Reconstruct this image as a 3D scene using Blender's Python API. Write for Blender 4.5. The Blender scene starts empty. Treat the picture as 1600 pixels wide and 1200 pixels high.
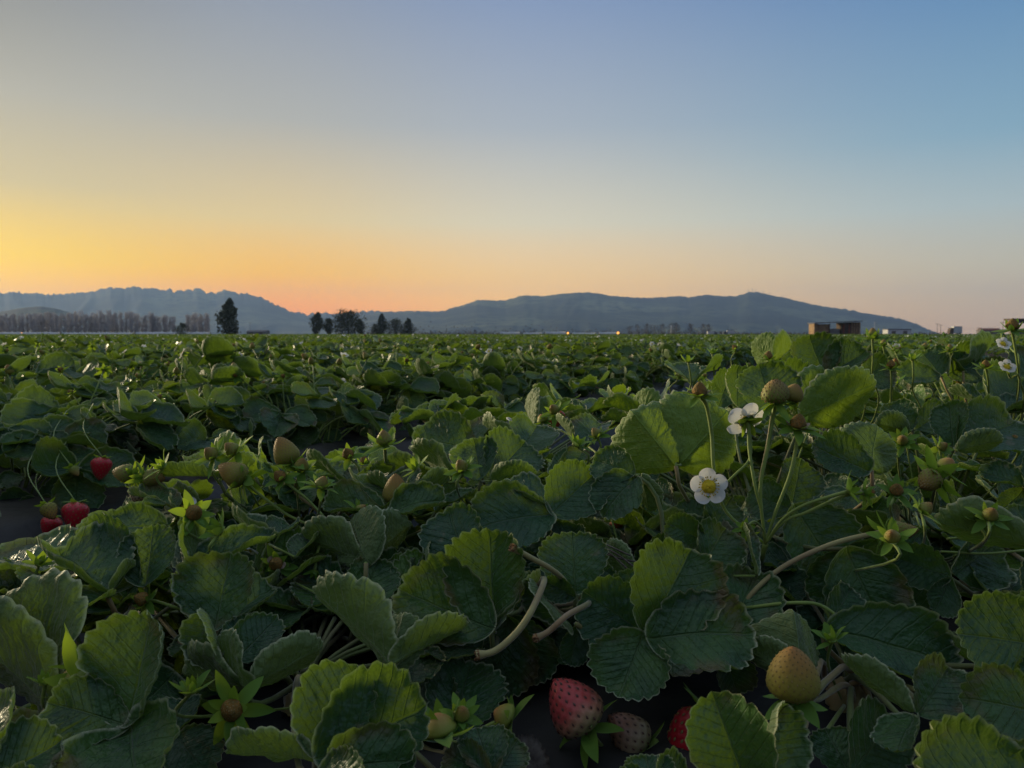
import bpy, math, random
import numpy as np
from mathutils import Vector, Matrix, noise

# ------------------------------------------------------------------ camera, sky, sun, exposure
scene = bpy.context.scene
COL = scene.collection
R = math.radians
CZ = 0.57                       # camera height above the furrow floor
HAZE_DENSITY = 6.4e-5
HAZE_TOP, HAZE_FAR = 570.0, 9900.0
FPX = 1202.0                    # focal length in photo pixels (1600 wide)
PITCH = R(3.72)
cam_d = bpy.data.cameras.new('camera')
cam = bpy.data.objects.new('camera', cam_d)
COL.objects.link(cam)
cam.location = (0, 0, CZ)
cam.rotation_euler = (R(90) - PITCH, 0, 0)
cam_d.sensor_width = 36
cam_d.lens = FPX / 1600 * 36
cam_d.clip_start = 0.02
cam_d.clip_end = 60000
cam_d.dof.use_dof = True
cam_d.dof.focus_distance = 0.62
cam_d.dof.aperture_fstop = 22
scene.camera = cam

SUN_AZ, SUN_EL = R(-54), R(9)
sun_d = bpy.data.lights.new('sun', 'SUN')
sun_d.energy = 5.0
sun_d.angle = R(14)
sun_d.color = (1.0, 0.83, 0.52)
sun = bpy.data.objects.new('sun', sun_d)
COL.objects.link(sun)
sv = Vector((math.sin(SUN_AZ) * math.cos(SUN_EL), math.cos(SUN_AZ) * math.cos(SUN_EL), math.sin(SUN_EL)))
sun.rotation_euler = (-sv).to_track_quat('-Z', 'Y').to_euler()
sun.location = (-30, 30, 20)

vs = scene.view_settings
vs.view_transform = 'Standard'
vs.look = 'None'
vs.exposure = 0.0
vs.gamma = 1.0
scene.cycles.use_denoising = True
scene.cycles.max_bounces = 8
scene.cycles.transmission_bounces = 4
scene.cycles.transparent_max_bounces = 8
scene.cycles.volume_bounces = 0


def lin(c):
    """sRGB 0-255 to linear"""
    return tuple((v / 255 / 12.92) if v / 255 <= 0.04045 else ((v / 255 + 0.055) / 1.055) ** 2.4 for v in c)


class NT:
    """small node-tree helper"""
    def __init__(self, tree):
        self.t = tree
        tree.nodes.clear()

    def n(self, typ, **kw):
        x = self.t.nodes.new(typ)
        for k, v in kw.items():
            setattr(x, k, v)
        return x

    def put(self, sock, v):
        if hasattr(v, 'is_output') or hasattr(v, 'links'):
            self.t.links.new(v, sock)
        else:
            sock.default_value = v

    def m(self, op, a, b=None, c=None, clamp=False):
        x = self.n('ShaderNodeMath', operation=op, use_clamp=clamp)
        self.put(x.inputs[0], a)
        if b is not None:
            self.put(x.inputs[1], b)
        if c is not None:
            self.put(x.inputs[2], c)
        return x.outputs[0]

    def mix(self, f, a, b, blend='MIX'):
        x = self.n('ShaderNodeMix', data_type='RGBA', blend_type=blend)
        self.put(x.inputs[0], f)
        for s, v in ((x.inputs[6], a), (x.inputs[7], b)):
            if isinstance(v, tuple):
                v = tuple(v) + (1,) * (4 - len(v))
            self.put(s, v)
        return x.outputs[2]

    def ramp(self, fac, stops, interp='LINEAR'):
        x = self.n('ShaderNodeValToRGB')
        x.color_ramp.interpolation = interp
        el = x.color_ramp.elements
        while len(el) < len(stops):
            el.new(0.5)
        for e, (p, c) in zip(el, stops):
            e.position = p
            e.color = tuple(c) + (1,) * (4 - len(c))
        self.put(x.inputs[0], fac)
        return x.outputs[0]

    def smooth(self, v, a, b, lo=0.0, hi=1.0):
        x = self.n('ShaderNodeMapRange', interpolation_type='SMOOTHSTEP')
        self.put(x.inputs[0], v)
        x.inputs[1].default_value = a
        x.inputs[2].default_value = b
        x.inputs[3].default_value = lo
        x.inputs[4].default_value = hi
        return x.outputs[0]

    def noise(self, scale, detail=3, vec=None, rough=0.5):
        x = self.n('ShaderNodeTexNoise')
        x.inputs['Scale'].default_value = scale
        x.inputs['Detail'].default_value = detail
        x.inputs['Roughness'].default_value = rough
        if vec is not None:
            self.t.links.new(vec, x.inputs['Vector'])
        return x.outputs['Fac']


world = bpy.data.worlds.new('World')
scene.world = world
world.use_nodes = True
w = NT(world.node_tree)
tc = w.n('ShaderNodeTexCoord')
sep = w.n('ShaderNodeSeparateXYZ')
world.node_tree.links.new(tc.outputs['Generated'], sep.inputs[0])
X, Y, Z = sep.outputs
az = w.m('ARCTAN2', X, Y)
el = w.m('MAXIMUM', w.m('ARCSINE', Z), 0.0)
elf = w.m('DIVIDE', el, R(90))


def E(py):
    return max(0.0, (math.atan((600 - py) / FPX) - PITCH) / R(90))


# clear dusk sky: glow to the left of the view, blue to the right and overhead
ZEN = (182, 196, 214)
sunc = [(0, (255, 176, 74)), (E(470), (252, 196, 84)), (E(420), (246, 208, 106)), (E(320), (206, 193, 156)), (E(200), (184, 181, 168)),
        (E(0), (136, 139, 142)), (0.5, (172, 178, 186)), (1, ZEN)]
midl = [(0, (244, 158, 82)), (E(475), (246, 174, 76)), (E(430), (242, 190, 110)), (E(350), (222, 200, 152)), (E(200), (178, 178, 172)),
        (E(0), (146, 156, 172)), (0.5, (168, 178, 190)), (1, ZEN)]
cent = [(0, (230, 178, 126)), (E(470), (234, 190, 138)), (E(430), (230, 196, 148)), (E(350), (211, 204, 182)), (E(200), (169, 178, 187)),
        (E(0), (136, 155, 186)), (0.5, (160, 174, 194)), (1, ZEN)]
rite = [(0, (178, 160, 148)), (E(480), (180, 167, 152)), (E(430), (178, 176, 164)), (E(350), (164, 181, 186)), (E(250), (131, 166, 187)),
        (E(0), (90, 133, 179)), (0.5, (136, 160, 190)), (1, ZEN)]
back = [(0, (84, 86, 104)), (0.06, (104, 100, 118)), (0.14, (108, 116, 138)), (0.35, (122, 142, 172)), (1, ZEN)]


def behind_air(p, c, b):
    """sky radiance that shows as colour c once the evening haze (path inside the box) lies before it"""
    a = math.exp(-HAZE_DENSITY * min(HAZE_TOP / max(math.sin(p * R(90)), .02), HAZE_FAR))
    return tuple(max(.01, (v - (1 - a) * k) / a) for v, k in zip(lin(c), b))


IN = [(.42, .42, .42), (.36, .37, .38), (.26, .31, .38), (.18, .25, .34), (.2, .25, .3)]
cols = [w.ramp(elf, [(p, behind_air(p, c, b)) for p, c in s]) for s, b in zip((sunc, midl, cent, rite, back), IN)]
sky = w.mix(w.smooth(az, R(-36), R(-15)), cols[0], cols[1])
sky = w.mix(w.smooth(az, R(-19), R(3)), sky, cols[2])
sky = w.mix(w.smooth(az, R(-3), R(36)), sky, cols[3])
sky = w.mix(w.smooth(az, R(45), R(110)), sky, cols[4])
sky = w.mix(w.smooth(w.m('MULTIPLY', az, -1.0), R(75), R(140)), sky, cols[4])
# the glow gains towards the place where the sun went down, left of the frame
ga = w.m('SUBTRACT', az, SUN_AZ)
gd = w.m('ADD', w.m('MULTIPLY', ga, ga), w.m('MULTIPLY', w.m('MULTIPLY', el, el), 3.0))
glow = w.m('POWER', math.e, w.m('MULTIPLY', gd, -1.0 / (R(17) ** 2)))
sky = w.mix(w.m('MULTIPLY', glow, 1.0), sky, lin((255, 205, 110)), 'ADD')
bg = w.n('ShaderNodeBackground')
world.node_tree.links.new(sky, bg.inputs['Color'])
bg.inputs['Strength'].default_value = 1.0
wo = w.n('ShaderNodeOutputWorld')
world.node_tree.links.new(bg.outputs[0], wo.inputs[0])

# ------------------------------------------------------------------ helpers
FWD = Vector((0, math.cos(PITCH), -math.sin(PITCH)))
UPV = Vector((0, math.sin(PITCH), math.cos(PITCH)))
CAM = Vector((0, 0, CZ))


def at(px, py, d):
    """point at depth d metres seen at photo pixel px, py"""
    return CAM + d * (FWD + (px - 800) / FPX * Vector((1, 0, 0)) + (600 - py) / FPX * UPV)


def depth(py):
    return float(np.interp(py, [520, 600, 640, 680, 720, 800, 900, 1000, 1100, 1250],
                           [1.9, 1.25, 1.0, 0.86, 0.76, 0.64, 0.55, 0.485, 0.435, 0.38]))


def tag(o, label=None, cat=None, group=None, kind=None):
    if label:
        o['label'] = label
    if cat:
        o['category'] = cat
    if group:
        o['group'] = group
    if kind:
        o['kind'] = kind
    return o


def empty(name, loc, label=None, cat=None, group=None):
    o = bpy.data.objects.new(name, None)
    COL.objects.link(o)
    o.empty_display_size = 0.05
    o.location = loc
    return tag(o, label, cat, group)


class MB:
    """mesh collector: verts, faces, per-vertex uv and rim value, per-face material"""
    def __init__(self):
        self.v, self.f, self.mi, self.uv, self.rim, self.n = [], [], [], [], [], 0

    def add(self, v, f, mat=0, uv=None, rim=None):
        v = np.asarray(v, float).reshape(-1, 3)
        k = len(v)
        self.v.append(v)
        self.f += [tuple(i + self.n for i in q) for q in f]
        self.mi += [mat] * len(f)
        self.uv.append(np.zeros((k, 2)) if uv is None else np.asarray(uv, float))
        self.rim.append(np.zeros(k) if rim is None else np.asarray(rim, float))
        self.n += k
        return self

    def box(self, x0, x1, y0, y1, z0, z1, mat=0):
        v = [(x, y, z) for z in (z0, z1) for y in (y0, y1) for x in (x0, x1)]
        return self.add(v, [(0, 2, 3, 1), (4, 5, 7, 6), (0, 1, 5, 4), (2, 6, 7, 3), (0, 4, 6, 2), (1, 3, 7, 5)], mat)

    def tube(self, pts, rad, seg=6, mat=0, cap=True):
        pts = [Vector(p) for p in pts]
        n = len(pts)
        rad = [rad] * n if not hasattr(rad, '__len__') else rad
        vs_, prev = [], None
        for i, p in enumerate(pts):
            t = (pts[min(i + 1, n - 1)] - pts[max(i - 1, 0)]).normalized()
            a = prev if prev is not None else (Vector((0, 0, 1)) if abs(t.z) < 0.9 else Vector((1, 0, 0)))
            a = (a - t * a.dot(t)).normalized()
            b = t.cross(a)
            prev = a
            for k in range(seg):
                q = 2 * math.pi * k / seg
                vs_.append(p + rad[i] * (math.cos(q) * a + math.sin(q) * b))
        f = [(i * seg + k, i * seg + (k + 1) % seg, (i + 1) * seg + (k + 1) % seg, (i + 1) * seg + k)
             for i in range(n - 1) for k in range(seg)]
        if cap:
            f += [tuple(range(seg))[::-1], tuple((n - 1) * seg + k for k in range(seg))]
        uv = [(k / seg, i / max(1, n - 1)) for i in range(n) for k in range(seg)]
        return self.add([tuple(v) for v in vs_], f, mat, uv)

    def data(self, name, mats):
        me = bpy.data.meshes.new(name)
        v = np.concatenate(self.v) if self.v else np.zeros((0, 3))
        me.from_pydata(v.tolist(), [], self.f)
        for m_ in mats if isinstance(mats, (list, tuple)) else [mats]:
            me.materials.append(m_)
        me.polygons.foreach_set('material_index', self.mi)
        me.polygons.foreach_set('use_smooth', [True] * len(self.f))
        uvv = np.concatenate(self.uv)
        lay = me.uv_layers.new(name='UVMap')
        li = np.empty(len(me.loops), dtype=np.int32)
        me.loops.foreach_get('vertex_index', li)
        lay.data.foreach_set('uv', uvv[li].astype(np.float32).ravel())
        at_ = me.attributes.new('rim', 'FLOAT', 'POINT')
        at_.data.foreach_set('value', np.concatenate(self.rim).astype(np.float32))
        me.update()
        return me

    def build(self, name, mats, parent=None, flat=False):
        me = self.data(name, mats)
        if flat:
            me.polygons.foreach_set('use_smooth', [False] * len(self.f))
        return link(name, me, parent)


def link(name, me, parent=None, mat=None):
    o = bpy.data.objects.new(name, me)
    COL.objects.link(o)
    if parent is not None:
        o.parent = parent
    if mat is not None:
        o.matrix_local = mat
    return o


def bez(p0, p1, p2, p3, n):
    out = []
    for i in range(n + 1):
        t = i / n
        out.append((1 - t) ** 3 * p0 + 3 * t * (1 - t) ** 2 * p1 + 3 * t * t * (1 - t) * p2 + t ** 3 * p3)
    return out


def smooth_path(pts, n=4):
    """Catmull-Rom through pts"""
    pts = [Vector(p) for p in pts]
    if len(pts) < 3:
        return [pts[0].lerp(pts[-1], i / n) for i in range(n + 1)]
    out = []
    ext = [2 * pts[0] - pts[1]] + pts + [2 * pts[-1] - pts[-2]]
    for i in range(1, len(ext) - 2):
        a, b, c, d = ext[i - 1:i + 3]
        for k in range(n):
            t = k / n
            out.append(0.5 * ((2 * b) + (c - a) * t + (2 * a - 5 * b + 4 * c - d) * t * t + (3 * b - a - 3 * c + d) * t ** 3))
    out.append(pts[-1])
    return out


# ------------------------------------------------------------------ materials
def material(name):
    m = bpy.data.materials.new(name)
    m.use_nodes = True
    return m, NT(m.node_tree)


def finish(t, shader):
    o = t.n('ShaderNodeOutputMaterial')
    t.t.links.new(shader, o.inputs['Surface'])


def principled(t, col, rough=0.5, spec=0.4, sheen=0.0, normal=None):
    p = t.n('ShaderNodeBsdfPrincipled')
    t.put(p.inputs['Base Color'], col if not isinstance(col, tuple) else tuple(col) + (1,) * (4 - len(col)))
    t.put(p.inputs['Roughness'], rough)
    p.inputs['Specular IOR Level'].default_value = spec
    p.inputs['Sheen Weight'].default_value = sheen
    p.inputs['Sheen Roughness'].default_value = 0.4
    if normal is not None:
        t.t.links.new(normal, p.inputs['Normal'])
    return p.outputs[0]


def bump(t, h, strength=0.3, dist=0.002):
    b = t.n('ShaderNodeBump')
    b.inputs['Strength'].default_value = strength
    b.inputs['Distance'].default_value = dist
    t.t.links.new(h, b.inputs['Height'])
    return b.outputs[0]


def leaf_material(name, top, top2, under, trans, tf=0.3, detail=True, sheen=0.20, rough=0.38):
    m, t = material(name)
    oi = t.n('ShaderNodeObjectInfo')
    geo = t.n('ShaderNodeNewGeometry')
    tcn = t.n('ShaderNodeTexCoord')
    rnd_ = oi.outputs['Random']
    col = t.mix(rnd_, top, top2)
    nz = t.noise(34 if detail else 8, 3, tcn.outputs['Object'])
    col = t.mix(t.smooth(nz, 0.35, 0.75), col, tuple(c * 0.72 for c in top))
    und = under
    nrm = None
    if detail:
        uv = t.n('ShaderNodeSeparateXYZ')
        t.t.links.new(tcn.outputs['UV'], uv.inputs[0])
        au = t.m('ABSOLUTE', uv.outputs[0])
        q = t.m('MULTIPLY', t.m('SUBTRACT', uv.outputs[1], t.m('MULTIPLY', au, 0.75)), 9.0)
        q = t.m('ADD', q, t.m('MULTIPLY', t.m('SUBTRACT', t.noise(40, 2, tcn.outputs['Object']), 0.5), 0.9))
        fr = t.m('ABSOLUTE', t.m('SUBTRACT', t.m('FRACT', t.m('ADD', q, 0.5)), 0.5))
        lat = t.smooth(fr, 0.0, 0.10, 1, 0)
        mid = t.smooth(au, 0.004, 0.018, 1, 0)
        vein = t.m('MAXIMUM', t.m('MULTIPLY', lat, 0.45), mid)
        col = t.mix(t.m('MULTIPLY', vein, 0.22), col, (0.12, 0.18, 0.06))
        und = t.mix(t.m('MULTIPLY', vein, 0.5), under, tuple(c * 1.7 for c in under))
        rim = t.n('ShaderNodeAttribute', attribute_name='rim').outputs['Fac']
        rf = t.m('MULTIPLY', t.smooth(rim, 0.965, 1.0), 0.9)  # pale edge colour: fine margin hairs plus backlit rim light painted in
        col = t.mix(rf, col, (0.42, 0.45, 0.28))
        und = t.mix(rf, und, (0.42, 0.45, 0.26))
        old = t.m('MULTIPLY', t.smooth(t.noise(26, 4, tcn.outputs['Object']), .50, .62), t.m('MULTIPLY', t.smooth(rim, .5, .95), t.smooth(rnd_, .3, .75)))
        col = t.mix(t.m('MULTIPLY', old, .8), col, (0.13, 0.085, 0.035))
        spot = t.m('MULTIPLY', t.smooth(t.noise(70, 2, tcn.outputs['Object']), .68, .74), t.smooth(rnd_, .6, .3))
        col = t.mix(t.m('MULTIPLY', spot, .55), col, (0.16, 0.15, 0.09))
        fine = t.noise(420, 2, tcn.outputs['Object'])
        mid_ = t.noise(130, 2, tcn.outputs['Object'])
        h = t.m('ADD', t.m('MULTIPLY', fine, 0.3), t.m('SUBTRACT', mid_, t.m('MULTIPLY', vein, 0.3)))
        nrm = bump(t, h, 0.9, 0.0032)
    c2 = t.mix(geo.outputs['Backfacing'], col, und)
    rg = t.m('ADD', rough, t.m('MULTIPLY', geo.outputs['Backfacing'], 0.25))
    sh = principled(t, c2, rg, 0.38, sheen, nrm)
    tr = t.n('ShaderNodeBsdfTranslucent')
    t.put(tr.inputs['Color'], t.mix(rnd_, trans, tuple(c * 0.7 for c in trans)))
    if nrm is not None:
        t.t.links.new(nrm, tr.inputs['Normal'])
    mx = t.n('ShaderNodeMixShader')
    mx.inputs[0].default_value = tf
    t.t.links.new(sh, mx.inputs[1])
    t.t.links.new(tr.outputs[0], mx.inputs[2])
    finish(t, mx.outputs[0])
    return m


def plain(name, c1, c2=None, scale=20.0, rough=0.6, spec=0.3, bumpk=0.0, trans=None, tf=0.25, sheen=0.0, vec='Object', emit=None):
    m, t = material(name)
    tcn = t.n('ShaderNodeTexCoord')
    nz = t.noise(scale, 4, tcn.outputs[vec])
    col = t.mix(t.smooth(nz, 0.3, 0.7), c1, c2 if c2 is not None else tuple(v * 0.75 for v in c1))
    nrm = bump(t, nz, bumpk, 0.02) if bumpk else None
    sh = principled(t, col, rough, spec, sheen, nrm)
    if trans is not None:
        tr = t.n('ShaderNodeBsdfTranslucent')
        t.put(tr.inputs['Color'], tuple(trans) + (1,))
        mx = t.n('ShaderNodeMixShader')
        mx.inputs[0].default_value = tf
        t.t.links.new(sh, mx.inputs[1])
        t.t.links.new(tr.outputs[0], mx.inputs[2])
        sh = mx.outputs[0]
    if emit is not None:
        e = t.n('ShaderNodeEmission')
        e.inputs[0].default_value = tuple(emit[0]) + (1,)
        e.inputs[1].default_value = emit[1]
        sh = e.outputs[0]
    finish(t, sh)
    return m


M = {}
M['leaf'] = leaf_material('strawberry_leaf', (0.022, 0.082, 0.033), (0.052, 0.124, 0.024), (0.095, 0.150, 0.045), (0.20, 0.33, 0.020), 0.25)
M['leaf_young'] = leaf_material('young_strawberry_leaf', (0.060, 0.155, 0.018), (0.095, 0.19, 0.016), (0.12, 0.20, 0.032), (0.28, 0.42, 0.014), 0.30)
M['leaf_low'] = leaf_material('far_strawberry_leaf', (0.030, 0.088, 0.027), (0.064, 0.122, 0.022), (0.088, 0.140, 0.040), (0.20, 0.31, 0.022), 0.30, detail=False)
M['sepal'] = plain('green_sepal', (0.13, 0.25, 0.032), (0.085, 0.19, 0.024), 60, 0.6, 0.25, 0.1, (0.36, 0.52, 0.03), 0.35, 0.15)
M['stem'] = plain('green_stem', (0.24, 0.32, 0.060), (0.17, 0.25, 0.048), 50, 0.55, 0.35, 0.1, (0.25, 0.30, 0.06), 0.15, 0.4)
M['stalk'] = plain('leaf_stalk_green', (0.105, 0.15, 0.038), (0.10, 0.085, 0.04), 22, 0.6, 0.3, 0.1, None, 0, 0.2)
M['stem_red'] = plain('pinkish_stem', (0.26, 0.17, 0.075), (0.18, 0.17, 0.055), 30, 0.55, 0.35, 0.1, None, 0, 0.4)
M['stem_tan'] = plain('tan_green_stem', (0.30, 0.27, 0.10), (0.24, 0.17, 0.075), 25, 0.6, 0.3, 0.15, None, 0, 0.3)
M['dry'] = plain('dry_brown', (0.38, 0.22, 0.10), (0.16, 0.09, 0.045), 120, 0.85, 0.2, 0.4)
M['petal'] = plain('white_petal', (0.80, 0.80, 0.77), (0.74, 0.75, 0.72), 40, 0.6, 0.3, 0.05, (0.8, 0.8, 0.76), 0.35)
M['petal_old'] = plain('faded_petal', (0.42, 0.33, 0.24), (0.30, 0.22, 0.15), 60, 0.8, 0.2)
M['yellow'] = plain('yellow_flower_centre', (0.76, 0.56, 0.03), (0.55, 0.44, 0.03), 300, 0.7, 0.2, 0.3)
M['anther'] = plain('pale_yellow_anther', (0.55, 0.42, 0.08), (0.45, 0.30, 0.05), 400, 0.7, 0.2)
M['ochre'] = plain('ochre_flower_centre', (0.26, 0.13, 0.03), (0.15, 0.11, 0.03), 500, 0.8, 0.2, 0.3)
M['dead_leaf'] = plain('dead_grey_leaf', (0.13, 0.115, 0.095), (0.07, 0.06, 0.05), 60, 0.9, 0.15, 0.4)


def berry_material(name, stops, rough=0.45):
    m, t = material(name)
    tcn = t.n('ShaderNodeTexCoord')
    uv = t.n('ShaderNodeSeparateXYZ')
    t.t.links.new(tcn.outputs['UV'], uv.inputs[0])
    nz = t.noise(55, 3, tcn.outputs['Object'])
    v = t.m('ADD', uv.outputs[1], t.m('MULTIPLY', t.m('SUBTRACT', nz, 0.5), 0.45))
    col = t.ramp(v, stops)
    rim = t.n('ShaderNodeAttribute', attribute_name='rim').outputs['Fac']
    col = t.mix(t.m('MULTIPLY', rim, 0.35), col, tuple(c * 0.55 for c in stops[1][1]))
    nrm = bump(t, t.noise(260, 2, tcn.outputs['Object']), 0.3, 0.0012)
    p = t.n('ShaderNodeBsdfPrincipled')
    t.t.links.new(col, p.inputs['Base Color'])
    p.inputs['Roughness'].default_value = rough
    p.inputs['Specular IOR Level'].default_value = 0.35
    p.inputs['Subsurface Weight'].default_value = 0.15
    p.inputs['Subsurface Radius'].default_value = (0.004, 0.003, 0.002)
    p.inputs['Sheen Weight'].default_value = 0.04
    t.t.links.new(nrm, p.inputs['Normal'])
    finish(t, p.outputs[0])
    return m


M['b_green'] = berry_material('unripe_green_berry', [(0, (0.17, 0.23, 0.03)), (0.5, (0.20, 0.21, 0.028)), (0.85, (0.28, 0.18, 0.035)), (1, (0.34, 0.14, 0.035))], 0.6)
M['b_brown'] = berry_material('unripe_tan_berry', [(0, (0.18, 0.20, 0.026)), (0.5, (0.23, 0.19, 0.022)), (0.85, (0.31, 0.15, 0.028)), (1, (0.34, 0.11, 0.03))], 0.65)
M['b_half'] = berry_material('half_ripe_berry', [(0, (0.23, 0.24, 0.085)), (0.26, (0.33, 0.22, 0.11)), (0.52, (0.46, 0.065, 0.060)), (1, (0.48, 0.018, 0.035))], 0.38)
M['b_pale'] = berry_material('pale_pink_berry', [(0, (0.22, 0.22, 0.10)), (0.4, (0.27, 0.19, 0.11)), (0.8, (0.27, 0.11, 0.075)), (1, (0.25, 0.07, 0.055))], 0.4)
M['b_red'] = berry_material('ripe_red_berry', [(0, (0.50, 0.10, 0.08)), (0.2, (0.48, 0.022, 0.03)), (0.7, (0.44, 0.012, 0.022)), (1, (0.40, 0.01, 0.02))], 0.28)
M['seed'] = plain('dark_seed', (0.10, 0.045, 0.03), (0.07, 0.03, 0.02), 100, 0.5, 0.4)
M['seed_pale'] = plain('tan_seed', (0.25, 0.18, 0.06), (0.18, 0.12, 0.04), 100, 0.6, 0.3)

# ------------------------------------------------------------------ the setting
TH = R(28)                       # the beds run 28 degrees to the right of the view
ST, CT = math.sin(TH), math.cos(TH)
BED0, PITCHB = -0.10, 1.30       # offset of the near bed, spacing of the beds


def st2xy(s, t):
    return (s * CT + t * ST, -s * ST + t * CT)


def xy2st(x, y):
    return (x * CT - y * ST, x * ST + y * CT)


def bedz(s):
    """height of bed and furrow across the rows"""
    q = (s - BED0 + PITCHB / 2) % PITCHB - PITCHB / 2
    a = abs(q)
    if a < 0.36:
        return 0.30
    if a < 0.56:
        k = (a - 0.36) / 0.20
        return 0.30 * (1 - k * k * (3 - 2 * k))
    return 0.0


def ground():
    def lines(a, b, st, far):
        L = list(np.arange(a, b + 1e-6, st))
        x, d = L[-1], st
        up = []
        while x < far:
            d *= 1.35
            x += d
            up.append(x)
        dn, x, d = [], L[0], st
        while x > -far:
            d *= 1.35
            x -= d
            dn.append(x)
        return np.array(dn[::-1] + L + up)
    S = lines(-22, 16, 0.07, 30000)
    T = lines(-3, 26, 0.22, 30000)
    V = []
    for t in T:
        for s in S:
            x, y = st2xy(s, t)
            k = min(1, max(0, (40 - abs(t)) / 14)) if abs(t) > 26 else 1
            k *= 1 if -22 <= s <= 16 else 0
            z = bedz(s) * k
            if abs(s) < 6 and -3 < t < 9:
                z += 0.012 * noise.noise((s * 9, t * 9, 0)) + 0.006 * noise.noise((s * 31, t * 31, 4))
            V.append((x, y, z))
    n = len(S)
    F = [(j * n + i, j * n + i + 1, (j + 1) * n + i + 1, (j + 1) * n + i) for j in range(len(T) - 1) for i in range(n - 1)]
    mb = MB().add(V, F)
    o = mb.build('ground', plain('dark_soil', (0.060, 0.050, 0.042), (0.030, 0.026, 0.023), 3.0, 0.9, 0.2, 0.4))
    tag(o, kind='structure')
    # black plastic mulch stretched over the beds
    mm, t = material('black_plastic_mulch')
    tcn = t.n('ShaderNodeTexCoord')
    nz = t.noise(9, 4, tcn.outputs['Object'])
    dirt = t.smooth(t.noise(5, 5, tcn.outputs['Object']), 0.5, 0.72)
    colr = t.mix(dirt, (0.014, 0.014, 0.015), (0.055, 0.048, 0.042))
    finish(t, principled(t, colr, t.m('ADD', 0.5, t.m('MULTIPLY', dirt, 0.4)), 0.25, 0, bump(t, nz, 0.5, 0.02)))
    for k in range(-3, 3):
        c = BED0 + k * PITCHB
        V, F = [], []
        ss = np.linspace(-0.52, 0.52, 27)
        ts = np.arange(-1.2, 9.0, 0.08)
        for t_ in ts:
            for s in ss:
                x, y = st2xy(c + s, t_)
                z = bedz(c + s) + 0.020 + 0.007 * noise.noise((s * 14 + k, t_ * 14, 1)) + 0.004 * noise.noise((s * 40, t_ * 25, k))
                V.append((x, y, z))
        n = len(ss)
        F = [(j * n + i, j * n + i + 1, (j + 1) * n + i + 1, (j + 1) * n + i) for j in range(len(ts) - 1) for i in range(n - 1)]
        tag(MB().add(V, F).build('plastic_mulch', mm), kind='structure')


ground()


def hill(name, prof, D, deep, mat, seed, rough=0.0, back=1800):
    xs = np.arange(prof[0][0], prof[-1][0] + 1, 3.0)
    py = np.interp(xs, [p[0] for p in prof], [p[1] for p in prof])
    NR = 22
    V = []
    for j in range(NR + 6):
        for i, px in enumerate(xs):
            top = (522.0 - py[i]) * D / FPX
            jag = rough * (noise.noise((px * 0.14, seed, 0)) + 0.7 * noise.noise((px * 0.4, seed, 3)))
            top = max(top, 2.0)
            if j <= NR:
                f = j / NR
                ang = px * 0.021 + .8 * noise.noise((px * .008, f * 2, seed))
                sp = 1.1 * noise.noise((ang + 0.6 * f, f * .7, seed)) + 0.7 * noise.noise((ang * 2.1 + 0.9 * f, f * 1.5, 7.1)) + 0.4 * noise.noise((ang * 4.5, f * 4, seed))
                hh = top * (f ** (1.25 + 0.55 * sp) if f > 0 else 0) + jag * f ** 7
                d = D - deep * (1 - f) * (1 + 0.25 * sp)
            else:
                g = (j - NR) / 6
                hh = (top + jag) * (1 - g) ** 1.3
                d = D + back * g
            u = (px - 800) / FPX
            V.append((u * D * (d / D), d, hh - (3 if (j == 0 or j == NR + 5) else 0)))
    n = len(xs)
    F = [(j * n + i, j * n + i + 1, (j + 1) * n + i + 1, (j + 1) * n + i) for j in range(NR + 5) for i in range(n - 1)]
    o = MB().add(V, F).build(name, mat)
    return tag(o, kind='structure')


mt, t = material('scrub_hillside')
tcn = t.n('ShaderNodeTexCoord')
n1 = t.noise(0.0022, 5, tcn.outputs['Object'])
n2 = t.noise(0.0009, 3, tcn.outputs['Object'])
cc = t.mix(t.smooth(n1, 0.42, 0.62), (0.010, 0.018, 0.013), (0.040, 0.054, 0.030))
cc = t.mix(t.smooth(n2, 0.52, 0.60), cc, (0.085, 0.10, 0.05))
cc = t.mix(t.smooth(t.noise(0.012, 4, tcn.outputs['Object']), .5, .62), cc, (0.012, 0.02, 0.014))
finish(t, principled(t, cc, 0.95, 0.1))
hill('mountain_range', [(-260, 470), (-100, 464), (0, 460), (20, 457), (60, 459), (90, 461), (120, 458), (150, 456), (175, 449), (200, 451), (215, 449), (235, 451), (260, 453),
     (280, 455), (300, 453), (312, 451), (325, 457), (340, 458), (352, 454), (370, 457), (395, 461), (410, 466), (422, 471), (440, 480), (460, 488), (480, 491),
     (500, 489), (530, 491), (560, 487), (590, 486), (620, 489), (660, 494), (760, 500), (860, 512)], 8600, 2600, mt, 3.0, 30.0, 800)
hill('mountain_range', [(520, 519), (560, 496), (600, 488), (640, 486), (690, 487), (705, 482), (720, 478), (745, 470), (760, 469), (790, 470), (805, 465), (820, 462), (850, 463), (880, 459),
     (920, 457), (945, 461), (960, 463), (1000, 466), (1030, 465), (1060, 463), (1075, 465), (1100, 461), (1130, 463), (1150, 463), (1165, 458), (1175, 456),
     (1200, 461), (1230, 467), (1260, 474), (1290, 480), (1330, 485), (1345, 489), (1360, 491), (1400, 497), (1430, 506), (1455, 517), (1468, 521.5)], 7000, 2500, mt, 9.0, 11.0, 800)
hill('foothill', [(-260, 500), (-120, 497), (-40, 492), (0, 488), (40, 481), (65, 479), (90, 482), (120, 491), (150, 500), (190, 512), (230, 520)], 3800, 800, mt, 5.0, 2.0, 700)

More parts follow.
